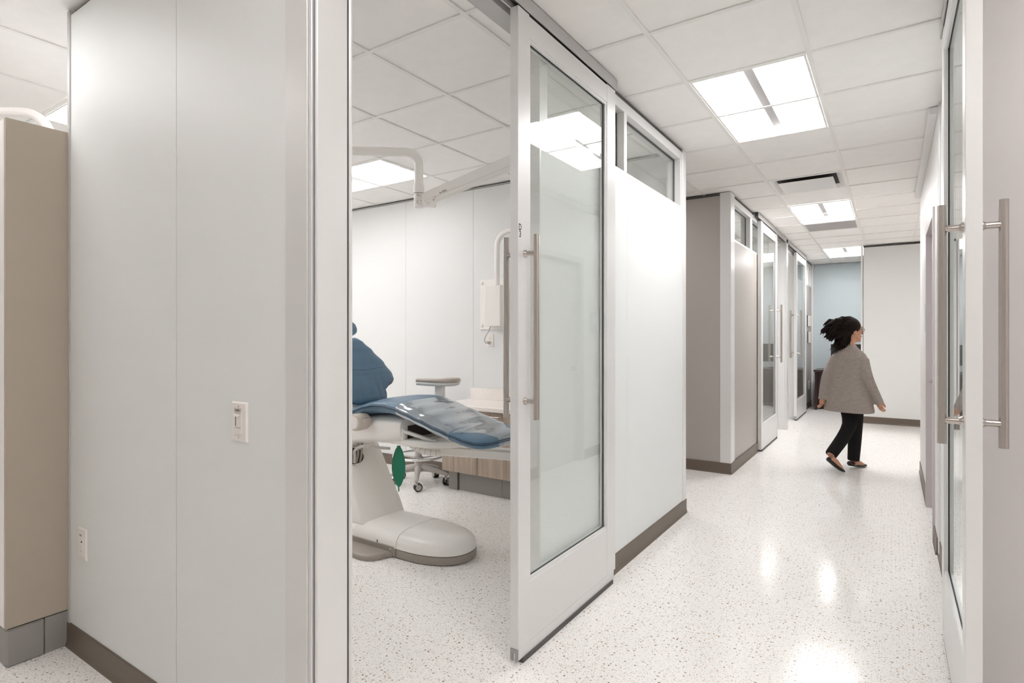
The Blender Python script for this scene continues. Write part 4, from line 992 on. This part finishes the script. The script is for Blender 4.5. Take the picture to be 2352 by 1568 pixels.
hand(body, (.256, .045, .722), (.12, .22, -1), (.25, 1, .2), 1); hand(body, (-.207, -.118, .720), (-.05, -.18, -1), (-.1, 1, -.1), -1)
def foot(mb, ank, toe, w=.034, hup=0.0):
    a, t = L(*ank), L(*toe); mb.tube([a, a*.6 + t*.4 + Vector((0,0,.012)), a*.2 + t*.8, t], [.036, .034, .028, .018], 12)
foot(body, (.022, .020, .06), (.048, .175, .022)); foot(body, (-.002, -.340, .14), (.072, -.262, .028))
bd = fuse('body', body, 'skin', pe_, .0048, 2)
# clothes
jk = MB()
torso(jk, [(.582, 0, -.015, .232, .155), (.60, 0, -.015, .236, .158), (.72, 0, -.012, .212, .150), (.85, 0, -.005, .186, .134), (.97, 0, 0, .170, .120), (1.06, 0, -.002, .172, .118), (1.12, 0, -.006, .174, .110), (1.16, 0, -.008, .160, .100), (1.190, 0, -.010, .132, .088), (1.215, 0, -.006, .098, .076), (1.240, 0, -.004, .068, .064), (1.262, 0, .004, .058, .056)])
limb(jk, [(.132, -.005, 1.118), (.195, -.035, .93), (.252, .033, .728), (.260, .050, .690)], [.058, .053, .043, .043]); limb(jk, [(-.132, -.005, 1.118), (-.185, -.075, .93), (-.206, -.113, .725), (-.208, -.122, .688)], [.058, .053, .043, .043])
jo = fuse('jacket', jk, 'knit', pe_, .0085, 3); jo['label'] = 'loose grey knit jacket'
tr_ = MB()
torso(tr_, [(.60, 0, -.005, .120, .100), (.70, 0, -.01, .140, .115), (.86, 0, -.01, .165, .122), (.92, 0, -.005, .150, .110)])
limb(tr_, [(.058, 0, .74), (.037, .045, .44), (.024, .031, .080)], [.086, .066, .055]); limb(tr_, [(-.045, -.01, .74), (.022, -.042, .45), (-.002, -.334, .172)], [.086, .066, .055])
to = fuse('trousers', tr_, 'trouser', pe_, .0075, 2); to['label'] = 'black trousers'
for an, tw in (((.014, -.005, .040), (.052, .215, .018)), ((-.006, -.358, .115), (.085, -.248, .016))):
    s_ = MB(); a, t = L(*an), L(*tw); d = (t-a).normalized(); sdv = Vector((d.y, -d.x, 0)).normalized(); upn = sdv.cross(d)*1.0
    if upn.z < 0: upn = -upn
    ln = (t-a).length; rings = []
    for q, hw, hh, up_ in ((-.028, .016, .014, .010), (-.018, .028, .024, .012), (.15, .031, .023, .006), (.45, .033, .020, -.002), (.75, .034, .018, -.004), (.93, .026, .014, -.002), (1.02, .010, .008, 0)):
        c_ = a + d*(ln*q if q > 0 else q) + upn*up_; rings.append([c_ + sdv*(hw*math.cos(2*PI*k/16)) + upn*(hh*math.sin(2*PI*k/16)) for k in range(16)])
    s_.loft(rings).build('shoe', 'shoe', pe_, smooth=True)
# hair: cap plus swinging locks
hb = MB(); hb.ell(Hd(0, -.026, .042), (.098, .106, .100), rotH, 26); hb.ell(Hd(-.055, -.075, .030), (.085, .080, .080), rotH, 22); hb.ell(Hd(-.01, -.060, -.005), (.085, .075, .085), rotH, 22); hb.ell(Hd(-.01, -.055, -.080), (.066, .060, .075), rotH, 18)
pl_ = -Vector((.8317, .5553, 0))        # swings towards picture left
rng = random.Random(3)
for i in range(70):
    z = rng.uniform(-.055, .105); st_ = Hd(rng.uniform(-.08, .03), rng.uniform(-.11, -.02), z)
    ln = rng.uniform(.07, .165)*(1.0 if z > -.03 else .7); dz = -.085*ln/.15 + rng.uniform(-.045, .03)
    d_ = pl_*1.0 + Vector((rng.uniform(-.25, .1), rng.uniform(-.25, .15), 0))
    hb.tube([st_, st_ + d_*ln*.5 + Vector((0,0,.012)), st_ + d_*ln*.85 + Vector((0,0,dz*.4)), st_ + d_*ln + Vector((0,0,dz*.75))], [.022, .018, .010, .002], 8)
for i in range(22):
    st_ = Hd(rng.uniform(-.06, .02), rng.uniform(-.09, -.04), -.05); ln = rng.uniform(.08, .16)
    hb.tube([st_, st_ + pl_*.015 + Vector((0,0,-ln*.6)), st_ + pl_*(.03+rng.uniform(0, .02)) + Vector((0,0,-ln))], [.020, .014, .003], 8)
hs_ = MB()
for i in range(420):
    th_ = rng.uniform(0, 2*PI); ph = rng.uniform(-.35, 1.3)
    n_ = Vector((math.cos(th_)*math.cos(ph), math.sin(th_)*math.cos(ph), math.sin(ph)))
    if n_.y > .45 and n_.z < .75: continue
    st_ = Hd(n_.x*.088 - .012, n_.y*.096 - .03, n_.z*.090 + .04)
    ln = rng.uniform(.04, .135)*(1.0 if n_.x < .2 and n_.z < .6 else .5); dz = rng.uniform(-.085, -.005)*ln/.10
    out = (hr*n_.x + hf*n_.y + Vector((0,0,n_.z)))*.012
    d_ = pl_ + Vector((rng.uniform(-.2, .2), rng.uniform(-.2, .15), 0))
    hs_.tube([st_ - out, st_ + out + d_*ln*.33, st_ + out*1.4 + d_*ln*.7 + Vector((0,0,dz*.45)), st_ + out*.8 + d_*ln + Vector((0,0,dz))], [.0040, .0036, .0026, .0006], 5)
for i in range(110):
    st_ = Hd(rng.uniform(-.075, .055), rng.uniform(-.10, -.035), rng.uniform(-.07, 0)); ln = rng.uniform(.08, .17); sx = rng.uniform(.01, .06)
    hs_.tube([st_, st_ + pl_*sx*.4 + Vector((0,0,-ln*.4)), st_ + pl_*sx + Vector((0,0,-ln*.8)), st_ + pl_*sx*1.4 + Vector((0,0,-ln))], [.0075, .0065, .0045, .001], 5)
so_ = hs_.build('hair_strands', 'hair', pe_, smooth=True); so_['kind'] = 'stuff'
hair = fuse('hair', hb, 'hair', pe_, .0062, 1); hair['label'] = 'dark wavy hair swinging out behind the head'
for s in (-1, 1):
    MB().ell(Hd(s*.030, .076, .012), (.011, .008, .007), rotH, 12).build('eye', 'eye', pe_, smooth=True)
    MB().tube([Hd(s*.016, .088, .030), Hd(s*.032, .083, .034), Hd(s*.048, .070, .030)], [.003, .004, .002], 6).build('eyebrow', 'hair', pe_, smooth=True)
MB().tube([Hd(-.022, .074, -.052), Hd(-.008, .083, -.050), Hd(.008, .083, -.050), Hd(.022, .074, -.052)], [.003, .006, .006, .003], 8).build('mouth', 'lip', pe_, smooth=True)
gl_ = MB()
for s in (-1, 1):
    gl_.tube([Hd(s*.033 + .021*math.cos(2*PI*k/16), .088, .010 + .013*math.sin(2*PI*k/16)) for k in range(16)], .0018, 6, closed=True, cap=False)
    gl_.tube([Hd(s*.054, .086, .014), Hd(s*.073, .05, .014), Hd(s*.076, -.005, .010)], .0022, 6)
gl_.tube([Hd(-.012, .089, .014), Hd(.012, .089, .014)], .0022, 6)
gl_.build('glasses', 'black', pe_, smooth=True)
print('objects', len(bpy.data.objects))
